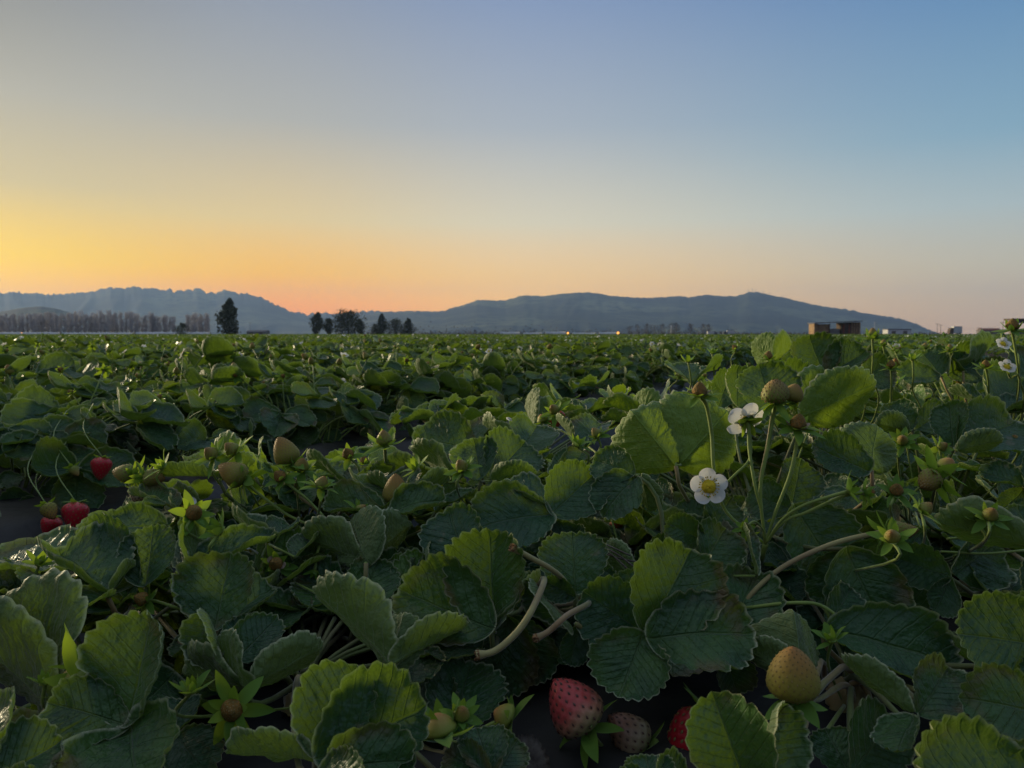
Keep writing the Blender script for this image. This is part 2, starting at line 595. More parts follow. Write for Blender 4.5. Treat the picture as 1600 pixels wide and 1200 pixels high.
# ------------------------------------------------------------------ far things on the edge of the field
M['bark'] = plain('grey_bark', (0.36, 0.33, 0.31), (0.24, 0.22, 0.20), 2.0, 0.9, 0.1)
M['twig'] = plain('bare_twigs', (0.58, 0.55, 0.54), (0.46, 0.43, 0.42), 1.0, 0.9, 0.1)
M['ever'] = plain('dark_evergreen', (0.045, 0.055, 0.034), (0.075, 0.082, 0.046), 0.8, 0.9, 0.1)
M['brush'] = plain('brown_brush', (0.115, 0.090, 0.080), (0.075, 0.062, 0.055), 0.6, 0.95, 0.1)


def far_xy(px, d):
    return ((px - 800) / FPX * d, d)


def bare_tree(seed, h):
    g = random.Random(seed)
    tr, cr = MB(), MB()
    lean = g.uniform(-.03, .03)
    pts = [Vector((lean * h * k / 6 + g.uniform(-.06, .06), g.uniform(-.06, .06), h * k / 6)) for k in range(7)]
    tr.tube(pts, [0.12 * (1 - 0.8 * k / 6) * h / 14 for k in range(7)], 5)
    for k in range(52):
        z = h * g.uniform(0.06, 0.86)
        a = g.uniform(0, 6.283)
        L = min(h * g.uniform(0.10, 0.22), (h * 1.03 - z) * .85)
        b = Vector((lean * z, 0, z))
        sp = g.uniform(0.22, 0.7)
        p1 = b + Vector((math.cos(a) * sp, math.sin(a) * sp, 1)).normalized() * L * 0.5
        p2 = p1 + Vector((math.cos(a) * sp * .6, math.sin(a) * sp * .6, 1)).normalized() * L * 0.6
        cr.tube([b, p1, p2], [0.085, 0.07, 0.04], 3, 0, False)
        for q in range(5):
            p = b.lerp(p2, g.uniform(.3, .9))
            cr.tube([p, p + Vector((g.uniform(-.35, .35), g.uniform(-.35, .35), g.uniform(.4, 1.2)))], [0.05, 0.03], 3, 0, False)
    return tr.data('trunk', M['bark']), cr.data('crown', M['twig'])


BARE = [bare_tree(40 + k, 14) for k in range(5)]
g = random.Random(5)
for i in range(112):
    px = -14 + i * 3.06 if i < 95 else 293 + (i - 95) * 2.2
    px += g.uniform(-3, 3)
    d = 535 + g.uniform(0, 45)
    x, y = far_xy(px, d)
    top = float(np.interp(px, [-14, 0, 60, 120, 190, 240, 280, 292, 330], [491, 490, 489, 488, 487, 490, 495, 490, 491]))
    h = (523 - top) * d / FPX * g.uniform(0.86, 1.05)
    e = empty('poplar_tree', (x, y, 0), 'bare grey poplar tree in the long leafless row at the left field edge', 'tree', 'bare poplars in the windbreak row')
    e.scale = (g.uniform(1.5, 2.4), g.uniform(1.5, 2.4), h / 14)
    e.rotation_euler = (0, 0, g.uniform(0, 6.28))
    tr, cr = BARE[i % 5]
    link('trunk', tr, e)
    link('crown', cr, e)


def leafy_tree(name, px, d, wpx, toppx, label, shape, seed, group=None, mat='ever', n=1900):
    g = random.Random(seed)
    x, y = far_xy(px, d)
    h = (523.2 - toppx) * d / FPX
    wd = wpx * 1.6 * d / FPX
    e = empty(name, (x, y, 0), label, 'tree', group)
    tr = MB()
    tr.tube([(0, 0, -0.1), (g.uniform(-.1, .1), 0, h * 0.4), (g.uniform(-.2, .2), 0, h * 0.85)], [h * 0.028, h * 0.02, h * 0.006], 7)
    blobs = []
    for k in range(34):
        f = (k + g.random()) / 34
        if shape == 'cone':
            r = wd / 2 * float(np.interp(f, [0, .15, .35, .6, .85, 1], [.55, .95, .9, .62, .45, .15]))
            z = h * (0.08 + 0.9 * f)
        elif shape == 'tall':
            r = wd / 2 * float(np.interp(f, [0, .3, .6, 1], [.6, .8, 1, .35]))
            z = h * (0.15 + 0.83 * f)
        else:
            r = wd / 2 * float(np.interp(f, [0, .3, .6, .85, 1], [.8, 1, .95, .65, .3]))
            z = h * (0.12 + 0.84 * f)
        a = g.uniform(0, 6.283)
        q = r * g.uniform(.2, .7)
        c = Vector((q * math.cos(a), q * math.sin(a), z + g.uniform(-.03, .03) * h))
        blobs.append((c, max(r * g.uniform(.42, .72), 0.06 * h)))
        tr.tube([(0, 0, max(0.1, z - 0.12 * h)), tuple(c)], [h * 0.008, h * 0.003], 4, 0, False)
    cr = MB()
    for k in range(n):
        c, r = blobs[g.randrange(len(blobs))]
        dv = Vector((g.gauss(0, 1), g.gauss(0, 1), g.gauss(0, 1))).normalized() * r * g.uniform(.45, 1.05)
        p = c + dv
        if p.z < h * .04:
            continue
        s = h * g.uniform(.022, .05)
        u = Vector((g.gauss(0, 1), g.gauss(0, 1), g.gauss(0, 1))).normalized()
        v = u.orthogonal().normalized()
        cr.add([p + u * s, p + v * s * .6, p - u * s, p - v * s * .6], [(0, 1, 2, 3)])
    tr.build('trunk', M['bark'], e)
    cr.build('crown', M[mat], e)
    return e


leafy_tree('evergreen_tree', 360, 300, 31, 469, 'tall dark conical evergreen standing alone right of the poplar row', 'cone', 1, n=2000)
leafy_tree('evergreen_tree', 286, 380, 18, 505, 'small dark round tree in front of the poplar row', 'cone', 2)
leafy_tree('evergreen_tree', 497, 420, 16, 490, 'slim dark tree at left end of the middle clump', 'tall', 3)
leafy_tree('evergreen_tree', 514, 425, 13, 498, 'short slim dark tree second from left in the middle clump', 'tall', 4)
leafy_tree('evergreen_tree', 543, 415, 38, 489, 'broad dark round tree in the middle clump', 'round', 6, n=3200)
leafy_tree('evergreen_tree', 563, 420, 13, 500, 'narrow dark tree on right edge of the middle clump', 'tall', 7)
leafy_tree('evergreen_tree', 588, 430, 14, 507, 'low dark bush tree at left of the right hand clump', 'round', 8)
leafy_tree('evergreen_tree', 597, 432, 13, 491, 'pointed dark tree rising above the right hand clump', 'cone', 9)
leafy_tree('evergreen_tree', 618, 436, 24, 500, 'wide grey green tree in the middle of the right hand clump', 'round', 10, n=2200)
leafy_tree('evergreen_tree', 638, 430, 17, 498, 'rounded dark tree at right end of the right hand clump', 'cone', 11)
k = 0
for px, top, wpx in [(984, 510, 14), (997, 508, 16), (1010, 507, 15), (1022, 508, 14), (1034, 507, 12), (1049, 505.5, 14), (1056, 505.5, 12), (1078, 506, 11), (1098, 507, 12), (1106, 507, 9)]:
    leafy_tree('bare_shade_tree', px, 620 + (k % 3) * 8, wpx, top, 'brown leafless round tree in the dim grove before the right mountain', 'round', 60 + k, 'brown grove trees', 'brush', 420)
    k += 1
# low brush line along the field edge
g = random.Random(77)
mb = MB()
for i in range(2600):
    px = g.uniform(560, 1480)
    d = g.uniform(640, 700)
    x, y = far_xy(px, d)
    hm = (3.5 if g.random() < .85 else 8.0 if px < 960 else 5) * (1.0 if px < 1150 else 0.55)
    z = abs(g.gauss(0, .45)) * hm
    s = g.uniform(.5, 1.2)
    u = Vector((g.gauss(0, 1), g.gauss(0, 1), g.gauss(0, 1.4))).normalized()
    v = u.orthogonal().normalized()
    p = Vector((x, y, z))
    mb.add([p + u * s, p + v * s * .5, p - u * s, p - v * s * .5], [(0, 1, 2, 3)])
tag(mb.build('brush_line', M['brush']), 'low brown brush growing in a line along the far field edge', 'brush', kind='stuff')

M['white'] = plain('dull_white_wall', (0.62, 0.62, 0.60), (0.50, 0.50, 0.50), 0.5, 0.8, 0.2)
M['roofg'] = plain('grey_roof', (0.16, 0.16, 0.17), (0.11, 0.11, 0.12), 1.5, 0.8, 0.2)
M['wood'] = plain('warm_weathered_wood', (0.40, 0.27, 0.16), (0.24, 0.155, 0.10), 1.6, 0.85, 0.15)
M['woodd'] = plain('dark_weathered_wood', (0.16, 0.125, 0.10), (0.09, 0.07, 0.06), 2.0, 0.9, 0.1)
M['metal'] = plain('galvanised_metal', (0.34, 0.34, 0.34), (0.24, 0.24, 0.25), 6, 0.5, 0.5)
M['conc'] = plain('grey_panel', (0.24, 0.225, 0.21), (0.16, 0.15, 0.14), 2, 0.9, 0.1)
M['rust'] = plain('rusty_red', (0.28, 0.10, 0.06), (0.18, 0.07, 0.05), 3, 0.8, 0.2)
M['lampglow'] = plain('orange_lamp_glow', (1, .6, .2), emit=((1.0, 0.42, 0.08), 2.2))


def tunnel(px0, px1, d, hh, label, group):
    """low plastic covered hoop tunnel seen end to end"""
    x0, x1 = (px0 - 800) / FPX * d, (px1 - 800) / FPX * d
    n = 8
    V, F = [], []
    segs = max(2, int((x1 - x0) / 4))
    for i in range(segs + 1):
        for j in range(n + 1):
            a = math.pi * j / n
            V.append((x0 + (x1 - x0) * i / segs, d - 1.6 * math.cos(a), hh * math.sin(a) * (1 - .05 * (i % 2))))
    F = [(i * (n + 1) + j, i * (n + 1) + j + 1, (i + 1) * (n + 1) + j + 1, (i + 1) * (n + 1) + j) for i in range(segs) for j in range(n)]
    F += [tuple(range(n + 1)), tuple(segs * (n + 1) + j for j in range(n, -1, -1))]
    e = empty('hoop_tunnel', ((x0 + x1) / 2, d, 0), label, 'crop tunnel', group)
    o = MB().add(V, F).build('plastic_cover', M['white'], e)
    o.location = (-(x0 + x1) / 2, -d, 0)
    return e


for a, b, h in [(-40, 96, 1.7), (100, 210, 1.5), (214, 330, 1.8)]:
    tunnel(a, b, 515, h, 'long low white crop tunnel at foot of the poplar row', 'white crop tunnels under the poplars')
for a, b, h in [(781, 812, 2.2), (818, 846, 1.7), (852, 884, 2.4), (894, 930, 1.6), (936, 962, 2.0)]:
    tunnel(a, b, 600, h, 'short pale crop tunnel before the brush and mountains in the centre', 'pale crop tunnels in the centre')


def gable(name, px, d, wpx, hpx, label, cat, wall='white', roof='roofg', depthm=6, doors=1, flat=False):
    x, y = far_xy(px, d)
    wd, h = wpx * d / FPX, hpx * d / FPX
    e = empty(name, (x, y, 0), label, cat)
    wmb = MB()
    eh = h * (0.66 if not flat else 0.86)
    wmb.box(-wd / 2, wd / 2, 0, depthm, -0.2, eh)
    if not flat:
        wmb.add([(-wd / 2, 0, eh), (-wd / 2, depthm, eh), (-wd / 2, depthm / 2, h * .97), (wd / 2, 0, eh), (wd / 2, depthm, eh), (wd / 2, depthm / 2, h * .97)], [(0, 2, 1), (3, 4, 5)])
    wmb.build('wall', M[wall], e, True)
    r = MB()
    o_ = 0.25
    if flat:
        r.box(-wd / 2 - o_, wd / 2 + o_, -o_, depthm + o_, eh + .003, h)
    else:
        for y0, y1 in ((-o_, depthm / 2), (depthm + o_, depthm / 2)):
            r.add([(-wd / 2 - o_, y0, eh - .05), (wd / 2 + o_, y0, eh - .05), (wd / 2 + o_, y1, h), (-wd / 2 - o_, y1, h),
                   (-wd / 2 - o_, y0, eh + .08), (wd / 2 + o_, y0, eh + .08), (wd / 2 + o_, y1, h + .13), (-wd / 2 - o_, y1, h + .13)],
                  [(0, 1, 2, 3), (7, 6, 5, 4), (0, 4, 5, 1), (3, 2, 6, 7), (0, 3, 7, 4), (1, 5, 6, 2)])
    r.build('roof', M[roof], e, True)
    for k in range(doors):
        q = -wd / 2 + wd * (k + .5) / doors
        MB().box(q - wd * .09, q + wd * .09, -0.04, -0.003, 0, eh * .75).build('door', M['woodd'], e, True)
    return e


gable('farm_building', 401, 480, 30, 7.5, 'long low grey farm building beside the tall conical evergreen', 'building', 'conc', 'roofg', 8, 2)
gable('farm_building', 1404, 640, 36, 9, 'wide pale flat building below the right end of the mountain', 'building', 'white', 'roofg', 9, 2, True)
gable('farm_building', 1548, 560, 30, 10, 'low brown roofed building left of the dark roofed stand', 'building', 'conc', 'rust', 7, 1)
gable('farm_building', 540, 410, 5, 6, 'tiny white shed under the broad round tree', 'shed', 'white', 'white', 2, 1)


def vehicle(px, d, wpx, hpx, label, cat, body='white', cab='roofg', facing=1):
    """small box truck side-on"""
    x, y = far_xy(px, d)
    L, h = wpx * d / FPX, hpx * d / FPX
    e = empty('box_truck', (x, y, 0), label, cat)
    f = facing
    xs = sorted((-f * L / 2, f * L * .18))
    MB().box(xs[0], xs[1], -1.1, 1.1, h * .22, h).build('cargo_box', M[body], e, True)
    c0, c1 = f * L * .20, f * L / 2
    cb = MB()
    xa, xb = sorted((c0, c1))
    P = [(c0, h * .2), (c1, h * .2), (c1, h * .48), (c1 - f * L * .10, h * .82), (c0, h * .82)]
    V = [(p[0], yy, p[1]) for yy in (-1.0, 1.0) for p in P]
    cb.add(V, [(0, 1, 2, 3, 4)[::f], (9, 8, 7, 6, 5)[::f]] + [(k, k + 5, (k + 1) % 5 + 5, (k + 1) % 5)[::f] for k in range(5)])
    cb.build('cab', M[cab], e, True)
    MB().box(min(c1 - f * L * .17, c1 - f * L * .08), max(c1 - f * L * .17, c1 - f * L * .08), -1.013, -1.003, h * .5, h * .74).build('window', M['woodd'], e, True)
    for q in (-.32, .30):
        wmb = MB()
        wmb.tube([(f * q * L, -1.15, h * .14), (f * q * L, -0.85, h * .14)], h * .14, 12)
        wmb.tube([(f * q * L, 0.85, h * .14), (f * q * L, 1.15, h * .14)], h * .14, 12)
        wmb.build('wheel', M['woodd'], e)
    return e


vehicle(1112, 560, 15, 5.5, 'white truck with dark cab at the foot of the mountain, left of two', 'truck')
vehicle(1138, 560, 18, 6.5, 'white truck with dark cab at the foot of the mountain, right of two', 'truck', facing=-1)
vehicle(1490, 330, 19, 14, 'cream box truck with dark cab parked near the utility poles', 'truck', 'white', 'woodd', -1)


def shed(px, d, wpx, hpx):
    x, y = far_xy(px, d)
    wd, h = wpx * d / FPX, hpx * d / FPX
    e = empty('field_shed', (x, y, 0), 'weathered wooden field shed with open bay and overhanging flat roof', 'shed')
    u = wd / 75
    rf = MB()
    rf.add([(-37 * u, -.6, h * .84), (37 * u, -.6, h * .98), (37 * u, 3.6, h * .98), (-37 * u, 3.6, h * .84),
            (-37 * u, -.6, h * .90), (37 * u, -.6, h * 1.04), (37 * u, 3.6, h * 1.04), (-37 * u, 3.6, h * .90)],
           [(0, 3, 2, 1), (4, 5, 6, 7), (0, 1, 5, 4), (1, 2, 6, 5), (2, 3, 7, 6), (3, 0, 4, 7)])
    rf.build('roof', M['roofg'], e, True)
    MB().box(8 * u, 22 * u, 0, 3.2, -0.1, h * .90).build('wall', M['woodd'], e, True)
    MB().box(22 * u + .004, 36 * u, -.02, 3.2, -0.1, h * .93).build('wall', M['wood'], e, True)['label'] = 'tan plank wall'
    MB().box(-11 * u, 4 * u, 0, 3.0, -0.1, h * .52).build('wall', M['conc'], e, True)['label'] = 'grey half height wall'
    MB().box(-36 * u, -30 * u, 0, 3.0, -0.1, h * .83).build('wall', M['wood'], e, True)
    MB().box(-29 * u, -12 * u, 0.05, 2.9, h * .30, h * .80).build('crate_stack', M['wood'], e, True)
    for q in (-13, 6):
        MB().box(q * u - .08, q * u + .08, -.3, -.14, -0.1, h * (.87 + .0018 * q)).build('post', M['woodd'], e, True)
    for k, q in enumerate((10, 14.5, 18.5)):
        MB().box(q * u - 1.2 * u, q * u + 1.2 * u, -.06, -.004, h * .2, h * .80).build('panel', M['rust' if k != 1 else 'woodd'], e, True)
    for q in (24, 28, 32):
        MB().box(q * u, q * u + .9 * u, -.09, -.024, 0, h * .90).build('batten', M['woodd'], e, True)


shed(1307, 165, 75, 24)


def stand(px, d):
    x, y = far_xy(px, d)
    k = d / FPX
    e = empty('roofed_stand', (x, y, 0), 'dark flat roofed stand on a rusty post at right edge of the field', 'stand')
    MB().box(-17 * k, 40 * k, 0, 4, 24.6 * k, 27.5 * k).build('roof', M['woodd'], e, True)
    MB().box(-17 * k, -11 * k, .2, .9, 0, 24.4 * k).build('post', M['rust'], e, True)
    MB().box(30 * k, 36 * k, .2, .9, 0, 24.4 * k).build('post', M['rust'], e, True)
    MB().box(-10.8 * k, 29.8 * k, 1.4, 3.4, 0, 11 * k).build('counter', M['conc'], e, True)
    MB().box(-10.8 * k, 29.8 * k, 0.3, 0.9, 20 * k, 24.3 * k).build('fascia', M['roofg'], e, True)


stand(1598, 200)


def pole(px, d, hpx, label, group, arms=1, mat='woodd', r=0.14):
    x, y = far_xy(px, d)
    h = hpx * d / FPX
    e = empty('utility_pole', (x, y, 0), label, 'pole', group)
    MB().tube([(0, 0, -.3), (0, 0, h)], [r, r * .7], 8).build('mast', M[mat], e)
    for a in range(arms):
        MB().box(-1.2, 1.2, -.07, .07, h * (.94 - .12 * a), h * (.94 - .12 * a) + .16).build('crossarm', M[mat], e, True)
    return Vector((x, y, h))


tops = []
for px, d, h in [(1463, 420, 18), (1468, 430, 16), (1528, 380, 12), (1565, 350, 21)]:
    tops.append(pole(px, d, h, 'thin dark utility pole on the horizon at right of the mountain', 'utility poles at right'))
pole(1365, 520, 20, 'pale steel mast standing between the shed and the flat building', None, 2, 'white', .22)
pole(1048, 540, 14, 'white post standing in front of the brown grove', None, 1, 'white', .35)
pole(392, 500, 20, 'thin pole behind the long grey farm building', None, 1, 'roofg', .12)
for i in range(3):
    a, b = tops[i] + Vector((0, 0, -.4)), tops[i + 1] + Vector((0, 0, -.4))
    pts = [a.lerp(b, k / 10) - Vector((0, 0, 1.0 * 4 * (k / 10) * (1 - k / 10))) for k in range(11)]
    o = MB().tube(pts, .025, 4).build('power_line', M['woodd'])
    tag(o, 'thin sagging power line strung between the utility poles', 'cable', 'power lines at right')
# masts on the summit of the right-hand mountain
for px, top, base in [(1168, 452, 458.5), (1173, 450.5, 457.5), (1178, 453, 458), (1190, 455, 460), (1200, 456.5, 462)]:
    d = 6990
    x, y = far_xy(px, d)
    zb = (522 - base) * d / FPX - 8
    zt = (522 - top) * d / FPX
    e = empty('radio_mast', (x, y, zb), 'thin radio mast on the summit of the right mountain', 'mast', 'radio masts on the summit')
    MB().tube([(0, 0, 0), (0, 0, zt - zb)], [2.6, 1.3], 6).build('mast', M['roofg'], e)
    MB().tube([(-4, 0, (zt - zb) * .8), (4, 0, (zt - zb) * .8)], 1.2, 5).build('antenna', M['roofg'], e)


def lamp(px, py, d, r, label, name='yard_lamp'):
    x, y = far_xy(px, d)
    z = CZ + (522 - py) * d / FPX
    z = max(z, r * 1.2)
    e = empty(name, (x, y, 0), label, 'lamp')
    MB().tube([(0, .3, -.1), (0, .3, z + r)], [.12, .09], 6).build('post', M['metal'], e)
    mb = MB()
    nu, nv = 12, 8
    V = [(r * math.sin(math.pi * j / nv) * math.cos(2 * math.pi * i / nu), -r + r * math.sin(math.pi * j / nv) * math.sin(2 * math.pi * i / nu) * .8, z + r * math.cos(math.pi * j / nv)) for j in range(nv + 1) for i in range(nu)]
    mb.add(V, [(j * nu + i, (j + 1) * nu + i, (j + 1) * nu + (i + 1) % nu, j * nu + (i + 1) % nu) for j in range(nv) for i in range(nu)])
    mb.build('bulb', M['lampglow'], e)


lamp(887, 520.6, 470, .62, 'glowing orange lamp left of the two in the centre')
lamp(965, 520.4, 470, .72, 'glowing orange lamp right of the two in the centre')
lamp(578, 523, 400, .25, 'small glowing orange lamp between the two dark tree clumps')
lamp(36, 520, 480, .28, 'small reddish lamp in front of the poplar row')

# ------------------------------------------------------------------ the air
hz = bpy.data.materials.new('evening_haze')
hz.use_nodes = True
t = NT(hz.node_tree)
pv = t.n('ShaderNodeVolumePrincipled')
pv.inputs['Color'].default_value = (0.40, 0.60, 1.0, 1)
pv.inputs['Density'].default_value = HAZE_DENSITY
pv.inputs['Anisotropy'].default_value = 0.2
o_ = t.n('ShaderNodeOutputMaterial')
hz.node_tree.links.new(pv.outputs[0], o_.inputs['Volume'])
air = MB().box(-12000, 12000, -300, HAZE_FAR, -4, HAZE_TOP).build('haze', hz, None, True)
tag(air, kind='stuff')

# ------------------------------------------------------------------ plant pieces
def leaflet(rng, L=1.0, wr=0.85, fold=0.25, bend=0.3, cup=0.0, quilt=0.013, teeth=10, per=4, nr=7, tooth=0.075, twist=0.0, wave=0.02):
    """one strawberry leaflet in its own frame: base at 0, tip along +y, upper face +z. Returns v, f, uv, rim, tip"""
    na = teeth * 2 * per + per * 2
    T = np.linspace(-math.pi, math.pi, na, endpoint=False)
    span = 0.84 * math.pi
    ph = (np.abs(T) / span) * (teeth + 0.5)
    tt = np.abs(np.cos(ph * math.pi)) ** 0.75
    tw = np.clip((span - np.abs(T)) / 0.35, 0, 1)
    jit = 1 + 0.45 * np.sin(np.floor(ph) * 2.3 + 7 * rng.random() + np.sign(T) * 1.3)
    tt = 1 + tooth * jit * (tt - 0.75) * tw
    k6 = ((1 - np.cos(T)) / 2) ** 5
    ox = wr / 2 * np.sin(T) * (1 + 0.12 * np.cos(T)) * (1 - 0.20 * k6) * 1.03
    ox = ox * (1 + rng.uniform(-.13, .13) * np.sign(T)) + rng.uniform(-.02, .02) * np.sin(2 * T)
    oy = 0.5 * (1 + np.cos(T))
    oy = oy ** 0.94
    cx, cy = 0.0, 0.45
    ox, oy = cx + (ox - cx) * tt, cy + (oy - cy) * (1 + (tt - 1) * 0.9)
    S = np.array([0.22, 0.42, 0.60, 0.75, 0.86, 0.94, 1.0]) if nr == 7 else np.array([0.35, 0.65, 0.88, 1.0]) if nr == 4 else np.array([0.6, 1.0])
    nr = len(S)
    x = np.concatenate([[cx]] + [cx + s * (ox - cx) for s in S])
    y = np.concatenate([[cy]] + [cy + s * (oy - cy) for s in S])
    s_ = np.concatenate([[0]] + [np.full(na, s) for s in S])
    t_ = np.concatenate([[0]] + [T for s in S])
    p0 = rng.uniform(0, 6.28)
    ax = np.sqrt(x * x + 0.0004) - 0.02
    z = fold * ax
    z = z + cup * (x * x + (y - cy) ** 2)
    q = (y - 0.75 * np.abs(x)) * 9.0 + rng.uniform(-.2, .2) + 0.3 * np.sin(x * rng.uniform(5, 11) + rng.uniform(0, 6)) + .2 * np.sin(y * rng.uniform(7, 13))
    if quilt:
        z = z + quilt * (0.65 + 0.5 * np.sin(x * 6 + p0)) * (np.sin(math.pi * q) ** 2) * np.clip(np.abs(x) * 9, 0, 1) * (1.0 - 0.3 * s_)
    p1, p2 = rng.uniform(0, 6.28), rng.uniform(0, 6.28)
    k1 = rng.choice([2, 3, 4])
    z = z + wave * np.sin(k1 * t_ + p1) * s_ ** 3 + wave * 0.6 * np.sin((k1 + 3) * t_ + p2) * s_ ** 4
    ns = rng.uniform(0, 90)
    z = z + np.array([.022 * noise.noise((a * 6, b * 6, ns)) + .011 * noise.noise((a * 17, b * 17, ns)) for a, b in zip(x, y)]) * (1 if quilt else 0)
    # teeth: bent a little up or down at the very edge
    z = z + rng.uniform(0.01, 0.075) * np.clip((s_ - 0.85) / 0.15, 0, 1)
    z = z + 0.040 * np.clip((s_ - 0.94) / 0.06, 0, 1)
    z = z + twist * x * (y - cy)
    # bend along the midrib
    if abs(bend) > 1e-3:
        th = bend * y
        rr = 1.0 / bend
        y2 = rr * np.sin(th) + z * np.sin(th)
        z2 = -rr * (1 - np.cos(th)) + z * np.cos(th)
        tip = Vector((0, rr * math.sin(bend), -rr * (1 - math.cos(bend))))
    else:
        y2, z2 = y, z
        tip = Vector((0, 1, 0))
    v = np.stack([x, y2, z2], 1) * L
    f = [(0, 1 + j, 1 + (j + 1) % na) for j in range(na)]
    f = [(a, c, b) for a, b, c in f]
    for k in range(nr - 1):
        o, o2 = 1 + k * na, 1 + (k + 1) * na
        f += [(o + j, o + (j + 1) % na, o2 + (j + 1) % na, o2 + j) for j in range(na)]
    f = [q[::-1] if len(q) == 4 else q for q in f]
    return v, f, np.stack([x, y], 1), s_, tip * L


# make sure which way the faces look (upper face must be +z)
_v, _f, _, _, _ = leaflet(random.Random(1), bend=0, fold=0, quilt=0, wave=0)
_a, _b, _c = (_v[i] for i in _f[0])
_flip0 = np.cross(_b - _a, _c - _a)[2] < 0
_a, _b, _c = (_v[i] for i in _f[-1][:3])
_flip1 = np.cross(_b - _a, _c - _a)[2] < 0


def fixf(f):
    return [(q[::-1] if (_flip0 if len(q) == 3 else _flip1) else q) for q in f]


def put_leaflet(mb, rng, B, T, hint, wr, mat=0, hi=True, **kw):
    """a leaflet whose base sits at B and whose tip reaches T, upper face turned to hint"""
    B, T = Vector(B), Vector(T)
    v, f, uv, rim, tip = leaflet(rng, 1.0, wr, **({} if hi else dict(teeth=8, per=3, nr=7)), **kw)
    ch = T - B
    L = ch.length / tip.length
    # local frame: chord direction, normal
    ly = tip.normalized()
    lx = Vector((1, 0, 0))
    lz = lx.cross(ly)
    wy = ch.normalized()
    h = Vector(hint)
    wz = (h - wy * h.dot(wy))
    if wz.length < 1e-3:
        wz = Vector((0, 0, 1)) - wy * wy.z
    wz.normalize()
    wx = wy.cross(wz)
    A = np.array([lx, ly, lz])          # rows
    Bm = np.array([wx, wy, wz])
    P = (v @ A.T) @ Bm * L + np.array(B)
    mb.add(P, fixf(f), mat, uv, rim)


def trifoliate(rng, mb, stalk=0.16, size=0.07, lean=0.6, hi=False, mat=0, smat=1, droop=0.3, arc=1.0, low=False):
    """one whole leaf growing from the origin: arching stalk and three leaflets; it leans along +y"""
    end = Vector((rng.uniform(-.02, .02), math.sin(lean) * stalk, math.cos(lean) * stalk))
    path = bez(Vector((0, 0, 0)), Vector((0, 0.12 * stalk, 0.38 * stalk)), end * 0.72 + Vector((0, -0.02, 0.02)) * arc, end, 5 if not low else 3)
    mb.tube([tuple(p) for p in path], [0.0019] * (len(path) - 1) + [0.0013], 5 if not low else 3, smat, cap=False)
    d = (path[-1] - path[-2]).normalized()
    out = Vector((0, 1, 0))
    tilt = rng.uniform(-0.15, 0.3) + 0.6 * lean
    ly = (out * math.cos(tilt) - Vector((0, 0, 1)) * math.sin(tilt)).normalized()
    lz = Vector((1, 0, 0)).cross(ly)
    lz = (lz + Vector((rng.uniform(-.3, .3), 0, 0))).normalized()
    for k, ang in enumerate((0, 1.25 + rng.uniform(-.2, .25), -1.25 + rng.uniform(-.25, .2))):
        dr = Matrix.Rotation(ang, 3, lz) @ ly
        nn = lz.copy()
        if k:
            nn = (lz + dr * -0.15 + Vector((0, 0, rng.uniform(0, .3)))).normalized()
        L = size * (1.0 if k == 0 else 0.93) * rng.uniform(0.9, 1.1)
        b0 = end + dr * 0.003
        dz = rng.uniform(-0.25, 0.35) if k else rng.uniform(-.2, .2)
        tp = b0 + (dr + nn * dz).normalized() * L
        kw = dict(fold=rng.uniform(0.05, 0.75), bend=rng.uniform(0.1, 1.1) * droop * 2, cup=rng.uniform(-.25, .35), wave=rng.uniform(.02, .055), tooth=rng.uniform(.08, .13), twist=rng.uniform(-.5, .5))
        if low:
            kw.pop('tooth')
            v, f, uv, rim, tip = leaflet(rng, 1, 0.92, teeth=5, per=1, nr=2, tooth=0.05, quilt=0, **kw)
            ch = tp - b0
            wy = ch.normalized()
            wz = (nn - wy * nn.dot(wy)).normalized()
            P = v @ np.array([wy.cross(wz), wy, wz]) * ch.length + np.array(b0)
            mb.add(P, fixf(f), mat, uv, rim)
        else:
            put_leaflet(mb, rng, b0, tp, nn, 0.95, mat, hi, **kw)


def frame(axis):
    a = Vector(axis).normalized()
    q = Vector((0, 0, 1)).rotation_difference(a)
    return q.to_matrix().to_4x4()


def add_sepals(mb, rng, n=11, L=0.016, w=0.007, opening=1.3, curl=0.6, r0=0.002, mat=0, z0=0.0):
    """ring of pointed sepals round +z; opening 0 = along the axis, pi/2 = flat, more = swept back"""
    for k in range(n):
        a = 2 * math.pi * k / n + rng.uniform(-.18, .18)
        Lk = L * (rng.uniform(0.85, 1.15) if k % 2 == 0 else rng.uniform(0.6, 0.85))
        op = opening + (.38 if k % 2 == 0 else -.42) + rng.uniform(-.35, .35)
        ck = curl + rng.uniform(-.6, .6)
        V, F, N = [], [], 7
        r, z = r0, z0
        ca, sa = math.cos(a), math.sin(a)
        tw = rng.uniform(-.25, .25)
        for i in range(N):
            t = i / (N - 1)
            ang = op - ck * (t - 0.3)
            wd = w * 0.5 * (math.sin(math.pi * min(1, 0.16 + 0.84 * t) ** 0.9) ** 0.8 if t < 1 else 0.02) * (1 if k % 2 == 0 else 0.75)
            for s in (-1, 0, 1):
                rr = r
                zz = z + (abs(s) * wd * 0.35) * math.sin(ang) + s * wd * tw
                px = rr * ca - s * wd * sa
                py = rr * sa + s * wd * ca
                V.append((px, py, zz))
            r += Lk / (N - 1) * math.sin(ang)
            z += Lk / (N - 1) * math.cos(ang)
        for i in range(N - 1):
            for s in (0, 1):
                F.append((i * 3 + s, i * 3 + s + 1, i * 3 + s + 4, i * 3 + s + 3))
        mb.add(V, F, mat)


